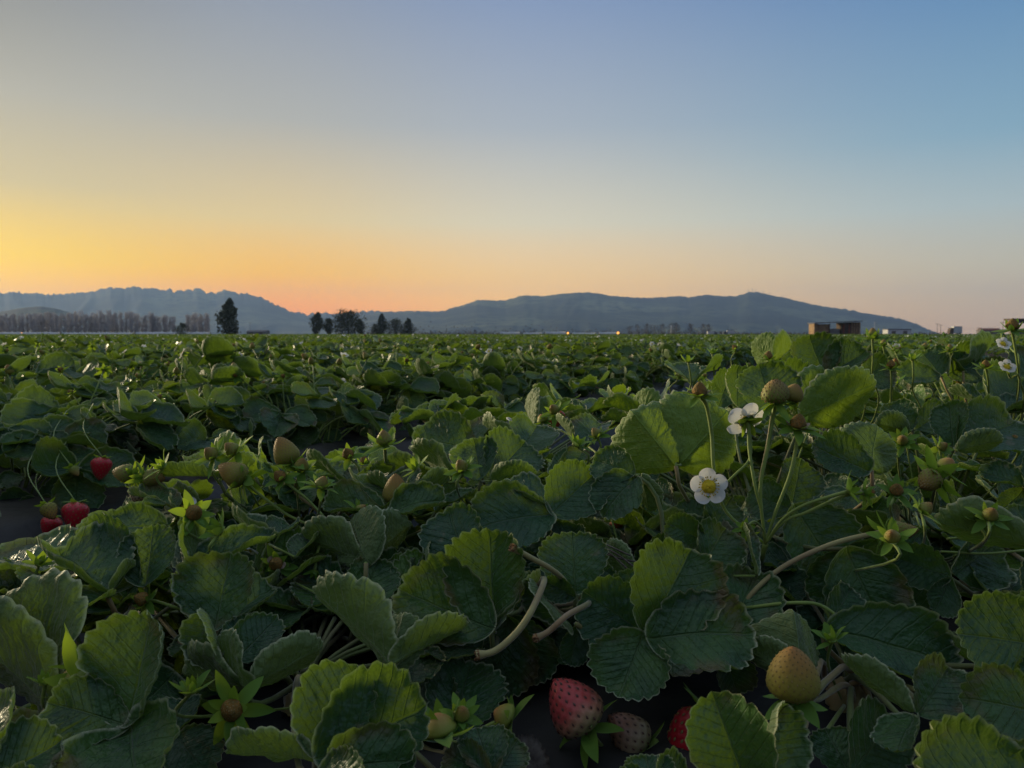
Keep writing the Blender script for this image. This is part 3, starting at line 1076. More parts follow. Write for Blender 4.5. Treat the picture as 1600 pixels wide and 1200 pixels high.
def add_berry(mb, H=0.032, D=0.028, seeds=110, nu=44, nv=30, shape=1.0, mat=0, smat=1, rng=None, seed_size=0.0011, lobes=0.0, dimple=1.0):
    """berry from z=0 (calyx end) to z=H (tip) with dimpled seeds"""
    def prof(t):
        b = math.sin(math.pi * min(1.0, t * 0.5 / 0.30)) if t < 0.30 else 1.0
        b = (max(0.0, 1 - (1 - t / 0.30) ** 2)) ** 0.5 if t < 0.30 else 1.0
        e = 1.0 if t < 0.30 else (max(0, 1 - ((t - 0.30) / 0.70) ** (2.15 - 0.95 * shape))) ** 0.66
        return D / 2 * min(b, e)
    ga = math.pi * (3 - math.sqrt(5))
    sd = []
    for i in range(seeds):
        t = 0.06 + 0.92 * (i + 0.5) / seeds
        # denser in z where radius is large
        sd.append((t, (i * ga) % (2 * math.pi)))
    V, UV, RM = [], [], []
    st = np.array([s[0] for s in sd])
    sa = np.array([s[1] for s in sd])
    for j in range(nv + 1):
        t = j / nv
        t = 0.5 - 0.5 * math.cos(math.pi * t)
        r = prof(t)
        for i in range(nu):
            a = 2 * math.pi * i / nu
            rr = r * (1 + lobes * math.cos(2 * a))
            if seeds:
                da = (sa - a + math.pi) % (2 * math.pi) - math.pi
                d2 = (da * max(r, 1e-4)) ** 2 + ((st - t) * H) ** 2
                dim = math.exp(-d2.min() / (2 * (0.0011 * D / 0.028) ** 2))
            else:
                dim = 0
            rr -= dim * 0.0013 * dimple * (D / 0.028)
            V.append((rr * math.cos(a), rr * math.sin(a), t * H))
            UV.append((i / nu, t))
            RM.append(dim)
    F = [(j * nu + i, j * nu + (i + 1) % nu, (j + 1) * nu + (i + 1) % nu, (j + 1) * nu + i) for j in range(nv) for i in range(nu)]
    mb.add(V, F, mat, UV, RM)
    for t, a in sd:
        r = prof(t)
        if r < 0.0012:
            continue
        r *= (1 + lobes * math.cos(2 * a))
        c = Vector((r * math.cos(a), r * math.sin(a), t * H))
        nrm = Vector((math.cos(a), math.sin(a), 0.35 if t > .4 else -0.1)).normalized()
        c -= nrm * 0.0003
        up = Vector((0, 0, 1))
        up = (up - nrm * up.dot(nrm)).normalized()
        sx = nrm.cross(up)
        s = seed_size
        mb.add([c + up * s * 1.2, c + sx * s * 0.62, c - up * s, c - sx * s * 0.62, c + nrm * s * 0.55],
               [(0, 1, 4), (1, 2, 4), (2, 3, 4), (3, 0, 4)], smat)


def add_dome(mb, r=0.005, h=0.004, z0=0.0, mat=0, rng=None, bumps=0.12, nu=20, nv=9):
    V = []
    for j in range(nv + 1):
        a = math.pi / 2 * j / nv
        for i in range(nu):
            q = 2 * math.pi * i / nu
            k = 1 + bumps * math.sin(i * 2.1 + j * 2.7) * math.sin(j * 1.9 + i)
            V.append((r * math.cos(a) * k * math.cos(q), r * math.cos(a) * k * math.sin(q), z0 + h * math.sin(a) * k))
    F = [(j * nu + i, j * nu + (i + 1) % nu, (j + 1) * nu + (i + 1) % nu, (j + 1) * nu + i) for j in range(nv) for i in range(nu)]
    mb.add(V, F, mat)


def petals_mesh(rng, n=5, L=0.0125, w=0.0125, cup=0.5, mat=0, z0=0.001, skip=()):
    mb = MB()
    for k in range(n):
        if k in skip:
            continue
        a = 2 * math.pi * k / n + rng.uniform(-.1, .1)
        ca, sa = math.cos(a), math.sin(a)
        V, F, N, Mx = [], [], 11, 7
        tl = rng.uniform(-.15, .15)
        cu = cup + rng.uniform(-.2, .2)
        zz = z0 + (k % 2) * 0.0007
        for i in range(N):
            t = 0.5 - 0.5 * math.cos(math.pi * i / (N - 1))
            r = 0.0022 + L * t
            wd = w * 0.5 * max(math.sqrt(max(0, 1 - ((t - .54) / .46) ** 2)) if t > .08 else 0, .16 if t < .5 else .02)
            for j in range(Mx):
                s = (j - 3) / 3
                rr = r
                lat = s * wd
                z = zz + cu * L * t * t * 0.45 + 0.13 * w * s * s * t + tl * lat * t + 0.0004 * math.sin(7 * t + 5 * s + k)
                V.append((rr * ca - lat * sa, rr * sa + lat * ca, z))
        for i in range(N - 1):
            for j in range(Mx - 1):
                q = i * Mx + j
                F.append((q, q + Mx, q + Mx + 1, q + 1))
        mb.add(V, F, mat)
    return mb


def flower_centre(rng, r=0.0048, h=0.0035, mat=0, smat=1):
    mb = MB()
    add_dome(mb, r, h, 0.0008, mat, rng, 0.12)
    for k in range(20):
        a = 2 * math.pi * k / 20 + rng.uniform(-.1, .1)
        R0, R1 = r * 0.95, r * 1.35
        z1 = h * rng.uniform(0.6, 1.1)
        p0, p1 = Vector((R0 * math.cos(a), R0 * math.sin(a), 0.001)), Vector((R1 * math.cos(a), R1 * math.sin(a), z1))
        mb.tube([p0, p1], 0.00018, 4, mat, cap=False)
        mb.tube([p1 - Vector((0, 0, .0004)), p1 + Vector((0, 0, 0.0002)), p1 + Vector((0, 0, .0006))], [.0003, .00065, .0002], 5, smat)
    return mb


# shared meshes for the smaller, repeated pieces --------------------------------
G = random.Random(11)


def mesh_of(fn, name, mats):
    mb = MB()
    fn(mb)
    return mb.data(name, mats)


LEAFPOOL = []
for i in range(9):
    mb = MB()
    trifoliate(G, mb, G.uniform(0.13, 0.205), G.uniform(0.060, 0.082), G.uniform(0.15, 0.95), droop=G.uniform(.2, .5))
    LEAFPOOL.append(mb.data('leaf', [M['leaf'], M['stem']]))
YOUNGPOOL = []
for i in range(3):
    mb = MB()
    trifoliate(G, mb, G.uniform(0.10, 0.15), G.uniform(0.032, 0.045), G.uniform(0.05, 0.5), droop=.15)
    YOUNGPOOL.append(mb.data('leaf', [M['leaf_young'], M['stem']]))
SHORTPOOL = []
for i in range(7):
    mb = MB()
    trifoliate(G, mb, G.uniform(0.05, 0.095), G.uniform(0.055, 0.072), G.uniform(0.7, 1.25), droop=G.uniform(.2, .5))
    SHORTPOOL.append(mb.data('leaf', [M['leaf'], M['stem']]))

SEPAL_FLAT = [mesh_of(lambda mb: add_sepals(mb, G, G.choice([10, 11, 12]), G.uniform(.013, .017), .0072, G.uniform(1.0, 1.45), G.uniform(.2, 1.0)), 'calyx', M['sepal']) for _ in range(4)]
SEPAL_BACK = [mesh_of(lambda mb: add_sepals(mb, G, 11, .014, .0065, 1.95, -.5), 'calyx', M['sepal']) for _ in range(2)]
FRUITMESH = {
    'green': mesh_of(lambda mb: add_berry(mb, .021, .018, 70, 28, 20, 1, seed_size=.0008), 'strawberry', [M['b_green'], M['seed_pale']]),
    'tan': mesh_of(lambda mb: add_berry(mb, .023, .019, 80, 28, 20, 0.6, seed_size=.0008), 'strawberry', [M['b_brown'], M['seed_pale']]),
    'tiny': mesh_of(lambda mb: add_berry(mb, .011, .011, 40, 20, 14, 0.4, seed_size=.0006), 'strawberry', [M['b_green'], M['seed_pale']]),
    'ochre': mesh_of(lambda mb: add_berry(mb, .0105, .0115, 60, 20, 14, .9, seed_size=.0007), 'strawberry', [M['ochre'], M['seed_pale']]),
    'red': mesh_of(lambda mb: add_berry(mb, .036, .031, 110, 36, 26, 0.8), 'strawberry', [M['b_red'], M['seed_pale']]),
    'half': mesh_of(lambda mb: add_berry(mb, .034, .030, 110, 36, 26, 0.4), 'strawberry', [M['b_half'], M['seed']]),
    'white': mesh_of(lambda mb: add_berry(mb, .028, .024, 90, 30, 22, 0.7), 'strawberry', [M['b_brown'], M['seed']]),
}
PETALS = [petals_mesh(G, 5, .0125, .0135, c).data('petals', M['petal']) for c in (.15, .35, .6)]
CENTRE = flower_centre(G).data('flower_centre', [M['yellow'], M['anther']])

# ------------------------------------------------------------------ the plants in front of the camera
U, UF, F_, UL, UR = (0, 0, 1), (0, -.7, .7), (0, -1, .2), (-.7, -.35, .65), (.7, -.35, .65)
FL, FR = (-.6, -.8, .3), (.6, -.8, .3)
B_, BU, BL, BR = (0, .85, .5), (0, .5, .87), (-.5, .7, .5), (.5, .7, .5)

PLANTS = {
    'a': (130, .50, 'strawberry plant filling the bottom left corner, with a big pale green calyx'),
    'b': (190, .66, 'strawberry plant at left edge with broad crinkled leaves right beside the dark furrow'),
    'c': (470, .50, 'strawberry plant at the bottom with large bright yellow green leaves standing up'),
    'd': (470, .80, 'strawberry plant with tan unripe berries held up on stalks left of the middle'),
    'e': (770, .90, 'strawberry plant on the near bed edge with low folded leaves under a red berry'),
    'f': (800, .66, 'strawberry plant with three cut brown ended stalks and dark blue green leaves'),
    'g': (1010, .56, 'strawberry plant with a glossy dark round leaf cluster above the pink and white berry'),
    'h': (1190, .74, 'tall strawberry plant with white flowers facing and turned away on upright stems'),
    'i': (1460, .80, 'strawberry plant at right edge with drooping calyxes and folded leaves'),
    'j': (1340, .50, 'strawberry plant at bottom right with one large tan green berry standing upright'),
    'k': (1290, 1.10, 'strawberry plant right of the middle with dark folded leaves touching the horizon'),
    'l': (1560, 1.05, 'strawberry plant at right edge with two small white flowers and tall stem above the horizon'),
}
# base x, base y, tip x, tip y, width ratio, facing, depth factor, depth offset of the tip, fold, bend
LEAVES = [
    # bottom left corner
    ('a', [(203, 1134, 243, 958, .86, (-.45, -1, .35), .95, .015, .30, .2), (203, 1136, 80, 1100, .75, UF, .95, .0, .2, .5), (205, 1138, 225, 1262, .95, UF, .95, -.045, .25, .5)]),
    ('a', [(90, 1120, 12, 928, .95, B_, 1.08, .03, .15, .3), (85, 1120, -70, 990, .95, B_, 1.08, .02, .15, .3), (100, 1130, 135, 1000, .7, B_, 1.12, .03, .1, .3)]),
    ('a', [(-30, 1230, 95, 1165, .9, UF, .92, .02, .3, .4), (-35, 1235, -20, 1120, .9, UF, .92, .04, .3, .4), (-20, 1240, 60, 1290, .8, UF, .92, -.02, .2, .4)]),
    ('a', [(275, 1150, 330, 1215, .8, UF, 1.06, -.02, .2, .4), (270, 1150, 290, 1090, .8, UF, 1.1, .03, .2, .4)]),
    # left edge
    ('b', [(105, 896, -20, 872, .8, (.05, -.12, 1), 1.0, .03, .1, .3), (108, 897, 60, 925, .9, BU, 1.0, -.04, .2, .2), (112, 896, 75, 868, .8, U, 1.02, .05, .1, .4)]),
    ('b', [(168, 932, 90, 862, .85, UR, .98, .03, .45, .3), (170, 934, 213, 880, .75, UL, .98, .02, .35, .5), (165, 934, 108, 968, 1.1, UF, .98, -.03, .4, .6)]),
    ('b', [(262, 822, 122, 838, .52, (-.2, -.5, .8), 1.0, -.01, .1, .5), (262, 822, 240, 800, .8, U, 1.03, .05, .1, .4)]),
    ('b', [(228, 918, 243, 826, 1.0, (-.15, -1, .35), 1.0, .02, .2, .25), (222, 912, 128, 852, .75, (-.3, -.9, .5), 1.0, .03, .2, .4)]),
    ('b', [(300, 886, 335, 812, .85, (-.5, .4, .7), .99, .03, .5, .5), (305, 884, 292, 815, .7, (-.9, -.2, .4), .99, .03, .3, .4), (310, 880, 432, 846, .55, UF, 1.0, .01, .2, .5)]),
    ('b', [(338, 985, 362, 868, 1.05, (-.1, -1, .4), 1.03, .02, .25, .35), (340, 987, 425, 920, .8, UF, 1.06, .03, .3, .4), (335, 985, 285, 900, .6, UF, 1.06, .02, .3, .4)]),
    # bottom, left of the middle
    ('c', [(364, 1034, 330, 952, .8, (-.8, -.4, .4), .98, .01, .6, .7), (368, 1036, 432, 972, .85, UF, 1.0, .02, .35, .4), (366, 1036, 390, 962, .6, UF, 1.03, .03, .3, .4)]),
    ('c', [(385, 1080, 335, 1012, 1.2, B_, .99, .02, .2, -.1), (392, 1076, 508, 1012, .62, (.1, .9, .5), .99, .02, .15, .3), (388, 1078, 285, 1048, .8, B_, 1.0, .02, .2, .1)]),
    ('c', [(498, 1185, 560, 1042, .92, (-.35, -1, .25), .94, .015, .45, .25), (500, 1188, 664, 1108, .82, (.1, -.8, .7), .92, .01, .35, .45), (494, 1190, 352, 1178, .62, (-.1, .8, .6), .94, .0, .25, .3)]),
    ('c', [(505, 1206, 650, 1188, .6, UF, .9, .0, .3, .6), (500, 1210, 560, 1270, .8, UF, .9, -.03, .3, .4)]),
    ('c', [(606, 1045, 482, 930, .62, (-.25, .8, .55), .98, .03, .25, .5), (608, 1043, 628, 955, .9, (.2, .9, .4), .98, .02, .3, .4), (612, 1040, 735, 984, .62, (.1, .8, .6), .97, .02, .25, .4)]),
    ('c', [(700, 1160, 735, 1040, .9, UF, 1.12, .04, .3, .4), (700, 1160, 640, 1075, .8, UF, 1.12, .04, .3, .4)]),
    # middle
    ('f', [(768, 986, 640, 932, .82, (-.35, -.7, .65), .99, .02, .25, .55), (772, 984, 766, 832, .82, (-.25, -1, .25), 1.0, .02, .3, .3), (775, 988, 850, 905, .6, (-.9, -.3, .3), 1.0, .02, .35, .3)]),
    ('f', [(735, 900, 700, 795, .78, F_, 1.02, .03, .15, .3), (738, 902, 800, 850, .7, F_, 1.04, .03, .15, .3), (735, 905, 668, 870, .7, F_, 1.03, .02, .2, .3)]),
    ('f', [(858, 806, 738, 830, .85, (.0, -.75, .7), .98, -.02, .2, .6), (856, 800, 775, 765, .75, (-.2, .1, 1), .98, .02, .3, .7), (860, 806, 928, 742, .92, (-.2, -1, .35), .98, .02, .35, .35)]),
    ('f', [(900, 930, 893, 830, 1.02, (-.1, -1, .3), .98, .02, .12, .2), (898, 932, 850, 905, .7, FL, .98, .0, .25, .4), (905, 930, 948, 890, .75, F_, 1.02, .02, .2, .3)]),
    ('f', [(795, 962, 765, 1088, .95, (.05, -1, .15), 1.06, -.01, .1, .15), (800, 962, 850, 1065, .7, F_, 1.08, -.01, .1, .2), (790, 960, 712, 1030, .7, F_, 1.08, .0, .2, .2)]),
    ('f', [(900, 975, 838, 900, .5, (-.9, -.3, .2), .98, .0, .5, .8), (905, 978, 890, 1040, .7, F_, 1.04, -.01, .2, .3)]),
    ('f', [(660, 950, 672, 848, .5, (.8, -.5, .2), 1.08, .02, .3, .3), (655, 950, 590, 885, .75, UF, 1.1, .03, .3, .3)]),
    # glossy cluster
    ('g', [(1008, 992, 1078, 862, .90, (.05, -.9, .45), .97, .02, .30, .45), (1012, 1000, 1172, 992, .78, (.0, -.7, .7), .96, .0, .2, .6), (1004, 996, 968, 1090, 1.15, (-.25, -.8, .5), .97, -.02, .2, .6)]),
    ('g', [(1005, 988, 912, 925, .95, (-.1, -1, .3), 1.0, .01, .15, .3), (1008, 984, 980, 890, .8, (-.1, -1, .3), 1.02, .01, .2, .3)]),
    ('g', [(992, 742, 927, 718, .8, (-.2, -.9, .5), .86, .02, .25, .4), (996, 744, 940, 806, .95, (-.35, -.7, .6), .86, -.01, .25, .5), (1000, 742, 1012, 800, .7, (.5, .6, .6), .86, .0, .3, .3)]),
    ('g', [(1130, 1010, 1180, 900, .75, UF, 1.08, .03, .2, .4), (1130, 1010, 1150, 1080, .8, F_, 1.1, .0, .2, .3)]),
    ('g', [(985, 905, 940, 850, .7, B_, 1.05, .02, .2, .2), (1000, 910, 1060, 850, .8, F_, 1.08, .02, .2, .2)]),
    ('j', [(1022, 1250, 1010, 1184, 1.0, UF, .93, .02, .3, .4), (1026, 1252, 1070, 1205, .8, UF, .93, .02, .3, .4), (1018, 1252, 965, 1212, .8, UF, .93, .01, .3, .4)]),
    ('c', [(770, 1215, 745, 1140, .9, UF, .97, .02, .3, .4), (772, 1218, 805, 1160, .8, F_, 1.0, .02, .3, .4), (768, 1216, 700, 1180, .8, UF, .97, .01, .3, .4)]),
    # near bed edge
    ('e', [(752, 752, 742, 694, .95, (-.1, -.9, .45), .98, .03, .2, .3), (768, 748, 818, 695, 1.1, (-.05, -.9, .45), .98, .03, .25, .35), (766, 752, 836, 738, .55, (.1, .6, .8), .96, -.02, .3, .3)]),
    ('e', [(712, 752, 645, 708, .8, (-.1, .7, .7), .97, .03, .25, .3), (700, 755, 580, 738, .55, (-.1, .5, .85), .97, .02, .25, .5), (716, 750, 700, 700, .8, B_, 1.0, .03, .3, .2)]),
    ('e', [(744, 708, 652, 690, .75, (-.2, -.6, .75), .97, .03, .4, .7), (746, 706, 735, 668, .8, UF, .98, .04, .4, .5), (750, 708, 775, 690, .8, UR, .98, .03, .4, .5)]),
    ('e', [(808, 712, 752, 664, .7, (-.4, .6, .7), .97, .03, .4, .4), (812, 712, 838, 668, .95, (.0, -.9, .5), .97, .04, .3, .4)]),
    ('e', [(832, 672, 818, 634, 1.25, B_, 1.0, .04, .2, .2), (836, 672, 868, 646, .9, B_, 1.0, .04, .3, .2)]),
    ('e', [(905, 700, 868, 660, .7, BU, .95, .03, .35, .3), (908, 700, 940, 660, .8, UF, .95, .04, .35, .3), (910, 704, 900, 730, .9, UF, .95, -.02, .3, .3)]),
    ('e', [(865, 745, 890, 705, .55, (-.8, -.3, .5), 1.0, .02, .2, .3), (860, 745, 815, 755, .6, U, 1.02, .0, .2, .3)]),
    # left of the middle, berries held up
    ('d', [(602, 802, 508, 796, .68, (-.05, -.45, .9), .98, .0, .45, .5), (606, 804, 695, 780, .62, (.1, -.5, .9), .97, .01, .4, .5), (604, 800, 600, 762, .9, U, .98, .06, .3, .4)]),
    ('d', [(640, 790, 705, 750, .75, (.1, .7, .7), .99, .03, .35, .3), (636, 788, 578, 760, .8, (-.1, .5, .85), 1.0, .03, .35, .3)]),
    ('d', [(572, 880, 545, 800, 1.05, (-.1, .95, .4), 1.0, .03, .1, .1), (575, 880, 640, 815, .85, B_, 1.02, .03, .2, .1), (568, 880, 470, 838, .8, B_, 1.02, .02, .2, .2)]),
    ('d', [(342, 750, 248, 752, .5, (-.1, .3, .9), .97, .0, .35, .4), (344, 748, 300, 722, .7, U, .98, .03, .3, .4), (346, 750, 400, 722, .75, (.1, .8, .6), .97, .02, .3, .3)]),
    ('d', [(398, 742, 322, 722, .9, B_, 1.02, .02, .25, .1), (402, 742, 405, 706, 1.3, B_, 1.03, .03, .25, .1)], 'leaf_young'),
    ('d', [(540, 762, 488, 728, .85, (-.1, .5, .85), .99, .03, .35, .3), (545, 762, 580, 730, .8, BU, .99, .03, .35, .3)]),
    ('d', [(258, 792, 222, 790, .5, (-.2, -.2, .95), .99, .0, .3, .4), (280, 800, 210, 776, .45, U, 1.02, .03, .3, .4)]),
    ('d', [(420, 850, 372, 822, .8, BU, 1.0, .03, .3, .3), (424, 850, 452, 820, .8, U, 1.0, .03, .35, .4), (460, 870, 500, 838, .7, BU, 1.0, .03, .3, .3)]),
    ('d', [(560, 960, 590, 880, .85, F_, 1.08, .03, .15, .2), (550, 962, 478, 905, .8, UF, 1.1, .03, .15, .2), (440, 900, 520, 885, .6, F_, 1.06, .01, .2, .2)]),
    ('d', [(680, 800, 745, 772, .6, U, 1.02, .02, .3, .4), (650, 810, 668, 770, .9, BU, 1.03, .03, .3, .3)]),
    # tall flowering plant
    ('h', [(1056, 728, 985, 640, 1.22, (-.25, 1, .25), .88, .02, .3, .1), (1064, 726, 1140, 640, 1.15, (.3, 1, .25), .88, .02, .3, .1), (1054, 704, 1048, 640, .7, (.9, -.2, .3), .87, .02, .6, .1)], 'leaf_young'),
    ('h', [(1018, 662, 942, 630, .6, BU, .92, .02, .3, .3), (1020, 660, 985, 622, .9, B_, .92, .03, .3, .2)], 'leaf_young'),
    ('h', [(1206, 650, 1186, 570, 1.1, (-.05, -1, .25), .80, .02, .15, .2), (1210, 650, 1262, 582, .8, F_, .84, .02, .15, .2)]),
    ('h', [(1256, 652, 1376, 600, .72, (.05, 1, .3), .78, .0, .12, .2), (1250, 655, 1290, 575, .6, B_, .82, .02, .2, .2)], 'leaf_young'),
    ('h', [(1362, 735, 1372, 662, 1.15, (.2, .8, .5), .86, .02, .15, .3), (1356, 738, 1268, 700, .75, (-.2, -.8, .6), .86, .01, .3, .4), (1352, 735, 1300, 668, .7, (-.4, .6, .6), .88, .02, .3, .3)]),
    ('h', [(1240, 790, 1305, 895, .95, (.0, -1, .2), .92, -.02, .2, .3), (1236, 795, 1170, 770, .9, F_, .96, .02, .2, .3), (1238, 786, 1250, 720, .9, F_, 1.0, .02, .2, .2)]),
    ('h', [(1320, 858, 1380, 985, .95, (-.1, -1, .25), .95, -.02, .2, .25), (1322, 855, 1410, 900, .8, F_, .98, .0, .2, .3), (1315, 860, 1290, 950, .75, FL, .97, .0, .2, .3)]),
    ('h', [(1100, 840, 1060, 785, .8, (-.1, -1, .2), 1.08, .02, .2, .2), (1105, 842, 1140, 780, .8, F_, 1.08, .02, .2, .2), (1098, 845, 1040, 815, .8, F_, .95, .0, .2, .3)]),
    ('h', [(1090, 900, 1130, 830, .8, F_, 1.0, .03, .2, .2), (1180, 900, 1160, 820, .5, (.8, -.6, .2), .98, .02, .2, .2)]),
    ('h', [(1150, 640, 1150, 575, .8, (.3, -.9, .3), .90, .02, .2, .2), (1120, 640, 1140, 585, .7, F_, .95, .02, .2, .2)]),
    # right edge
    ('i', [(1425, 672, 1388, 632, .9, (-.25, -.8, .6), .90, .02, .3, .4), (1430, 672, 1478, 642, .8, (.2, -.8, .65), .90, .01, .35, .5), (1422, 674, 1368, 662, .7, BL, .90, .0, .3, .4)]),
    ('i', [(1490, 700, 1484, 632, .7, (-.7, -.6, .4), .86, .02, .5, .3), (1495, 700, 1578, 668, .85, (.1, -.7, .7), .86, .02, .35, .5), (1496, 704, 1570, 688, .6, (.1, .9, .4), .84, -.01, .2, .3)]),
    ('i', [(1545, 648, 1482, 614, .8, U, .88, .03, .3, .5), (1548, 648, 1590, 606, .9, UF, .88, .04, .3, .5), (1552, 650, 1625, 640, .8, U, .88, .0, .3, .5)]),
    ('i', [(1620, 862, 1466, 822, .62, (-.1, .75, .6), .88, .02, .25, .4), (1620, 866, 1590, 790, .8, UF, .9, .02, .25, .4), (1625, 868, 1600, 930, .8, F_, .9, -.01, .25, .4)]),
    ('i', [(1480, 900, 1395, 870, .8, F_, 1.02, .01, .25, .4), (1485, 900, 1550, 850, .8, F_, 1.05, .02, .25, .4), (1482, 905, 1460, 960, .8, F_, 1.02, -.01, .2, .3)]),
    ('i', [(1600, 760, 1530, 738, .7, UF, .94, .02, .3, .4), (1602, 762, 1640, 720, .8, UF, .94, .02, .3, .4), (1600, 765, 1560, 800, .8, F_, .96, .0, .3, .4)]),
    ('i', [(1430, 800, 1405, 760, .8, F_, 1.0, .02, .2, .3), (1440, 830, 1400, 880, .9, F_, 1.0, -.01, .2, .3)]),
    # bottom right
    ('j', [(1645, 1012, 1492, 990, .85, (-.1, -.9, .5), .92, .0, .15, .4), (1648, 1015, 1600, 930, .9, F_, .94, .02, .2, .3), (1650, 1020, 1600, 1075, .8, F_, .92, -.01, .2, .3)]),
    ('j', [(1650, 1122, 1500, 1088, .8, (.0, -.8, .6), .92, .0, .2, .4), (1650, 1125, 1610, 1060, .8, F_, .94, .02, .2, .3)]),
    ('j', [(1660, 1275, 1425, 1198, .62, (-.1, -.6, .8), .84, .0, .2, .4), (1650, 1280, 1570, 1165, .8, F_, .84, .02, .2, .3)]),
    ('j', [(1250, 1072, 1238, 948, 1.1, (.0, .9, .45), .99, .02, .7, -.5), (1246, 1075, 1165, 1010, .7, BL, 1.0, .02, .4, .2)]),
    ('j', [(1172, 1240, 1112, 1082, .78, (-.35, -1, .25), .90, .01, .4, .3), (1178, 1238, 1215, 1100, .7, (.6, -.8, .25), .92, .02, .35, .2), (1170, 1245, 1080, 1240, .8, UF, .9, .0, .3, .4)]),
    ('j', [(1425, 1118, 1312, 1032, .42, (.3, .7, .5), .95, .02, .4, .3), (1432, 1120, 1480, 1045, .75, UF, .97, .02, .3, .4), (1428, 1122, 1400, 1180, .8, BU, .95, -.02, .3, .3)]),
    ('j', [(1290, 985, 1500, 1048, .55, (.1, -.75, .7), 1.02, -.02, .25, .5), (1288, 982, 1330, 920, .7, F_, 1.05, .02, .25, .3)]),
    ('j', [(1330, 1210, 1390, 1120, .9, F_, 1.02, .02, .25, .3), (1330, 1215, 1290, 1140, .9, F_, 1.04, .02, .25, .3)]),
    # at the horizon on the right
    ('k', [(1205, 566, 1172, 536, 1.2, (-.2, .8, .6), .70, .03, .25, .2), (1208, 568, 1240, 542, 1.0, (.2, .8, .6), .68, .03, .3, .2)], 'leaf_young'),
    ('k', [(1288, 590, 1264, 530, 1.05, (-.15, -1, .3), .66, .02, .25, .3), (1292, 586, 1350, 556, .9, (.1, -.6, .8), .64, .0, .4, .6), (1284, 586, 1222, 566, .8, UF, .66, .02, .3, .5)]),
    ('k', [(1330, 600, 1300, 562, .9, F_, .74, .02, .25, .3), (1335, 600, 1380, 570, .8, F_, .76, .02, .25, .3)]),
    ('k', [(1080, 600, 1050, 570, .9, U, .86, .04, .3, .4), (1084, 600, 1120, 575, .9, BU, .86, .04, .3, .4)]),
    ('l', [(1505, 580, 1480, 552, .9, BU, .74, .03, .3, .3), (1510, 580, 1556, 546, .9, (.1, .7, .7), .74, .03, .3, .3)]),
    ('l', [(1470, 588, 1440, 552, .9, F_, .78, .03, .25, .3), (1474, 588, 1520, 560, .8, F_, .78, .03, .25, .3), (1466, 590, 1400, 590, .7, UF, .78, .0, .25, .3)]),
    ('l', [(1580, 600, 1530, 572, .8, F_, .8, .03, .25, .3), (1585, 600, 1620, 560, .8, UF, .8, .03, .25, .3)]),
    ('l', [(1600, 572, 1575, 548, .9, BU, .8, .03, .25, .3), (1605, 572, 1650, 556, .8, BU, .8, .03, .25, .3)]),
]

BEDTOP = 0.325
hero = {}
for key, (px, d, lab) in PLANTS.items():
    p = at(px, 600, d)
    e = empty('strawberry_plant', (p.x, p.y, BEDTOP), lab, 'strawberry plant', 'strawberry plants on the near bed')
    hero[key] = e
    cr = MB()
    add_dome(cr, .014, .018, -.004, 0, G, .2)
    cr.build('crown', M['stem_red'], e)


def local(e, p):
    return Vector(p) - e.location


HR = random.Random(21)
for row in LEAVES:
    key, ls = row[0], row[1]
    mat = M[row[2]] if len(row) > 2 else M['leaf']
    e = hero[key]
    mb = MB()
    b0 = None
    acc = Vector((0, 0, 0))
    for (bx, by, tx, ty, wr, hint, m, off, fold, bend) in ls:
        if hint == UF and key in 'deb':
            hint = (0, -.32, .95)
        d = depth(by) * m
        B = local(e, at(bx, by, d))
        T = local(e, at(tx, ty, d + off))
        acc += (B - T).normalized()
        if b0 is None:
            b0 = B
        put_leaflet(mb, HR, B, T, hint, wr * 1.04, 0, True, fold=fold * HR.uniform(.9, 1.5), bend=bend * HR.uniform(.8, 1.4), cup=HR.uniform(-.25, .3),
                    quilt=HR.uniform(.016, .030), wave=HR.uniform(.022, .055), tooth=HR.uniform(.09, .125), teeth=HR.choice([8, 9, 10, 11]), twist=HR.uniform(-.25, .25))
        if (B - b0).length > 0.002:
            mb.tube([tuple(b0), tuple(B)], .0010, 5, 1)
    leaf = mb.build('leaf', [mat, M['stem']], e)
    st = MB()
    root = Vector((HR.uniform(-.012, .012), HR.uniform(-.012, .012), 0.004))
    back = (acc.normalized() * 0.6 + Vector((0, 0, -0.6))).normalized()
    L = (b0 - root).length
    pts = bez(root, root + Vector((0, 0.01, 0.35 * L)), b0 + back * 0.30 * L, b0, 9)
    st.tube([tuple(p) for p in pts], [.0021] * 5 + [.0017] * 5, 6)
    st.build('leaf_stalk', M[HR.choice(['stalk', 'stalk', 'stem_red'])], leaf)


# --- berries, flowers, calyxes of these plants
def P(px, py, k=1.0, d=None):
    return at(px, py, d if d else depth(py) * k)


def stem_to(parent, e, pts, r, mat='stem', origin=None):
    """stem through world points, hung under parent (parent sits at origin under plant e)"""
    sp = smooth_path(pts, 5)
    mb = MB()
    n = len(sp)
    mb.tube([tuple(q - e.location) for q in sp], [r * (1.15 - .35 * i / (n - 1)) for i in range(n)], 8)
    o = mb.build('stem', M[mat], parent)
    o.matrix_parent_inverse = parent.matrix_basis.inverted()
    return o


def basis(pos, axis, spin=0.0, sc=1.0):
    return Matrix.Translation(pos) @ frame(axis) @ Matrix.Rotation(spin, 4, 'Z') @ Matrix.Scale(sc, 4)


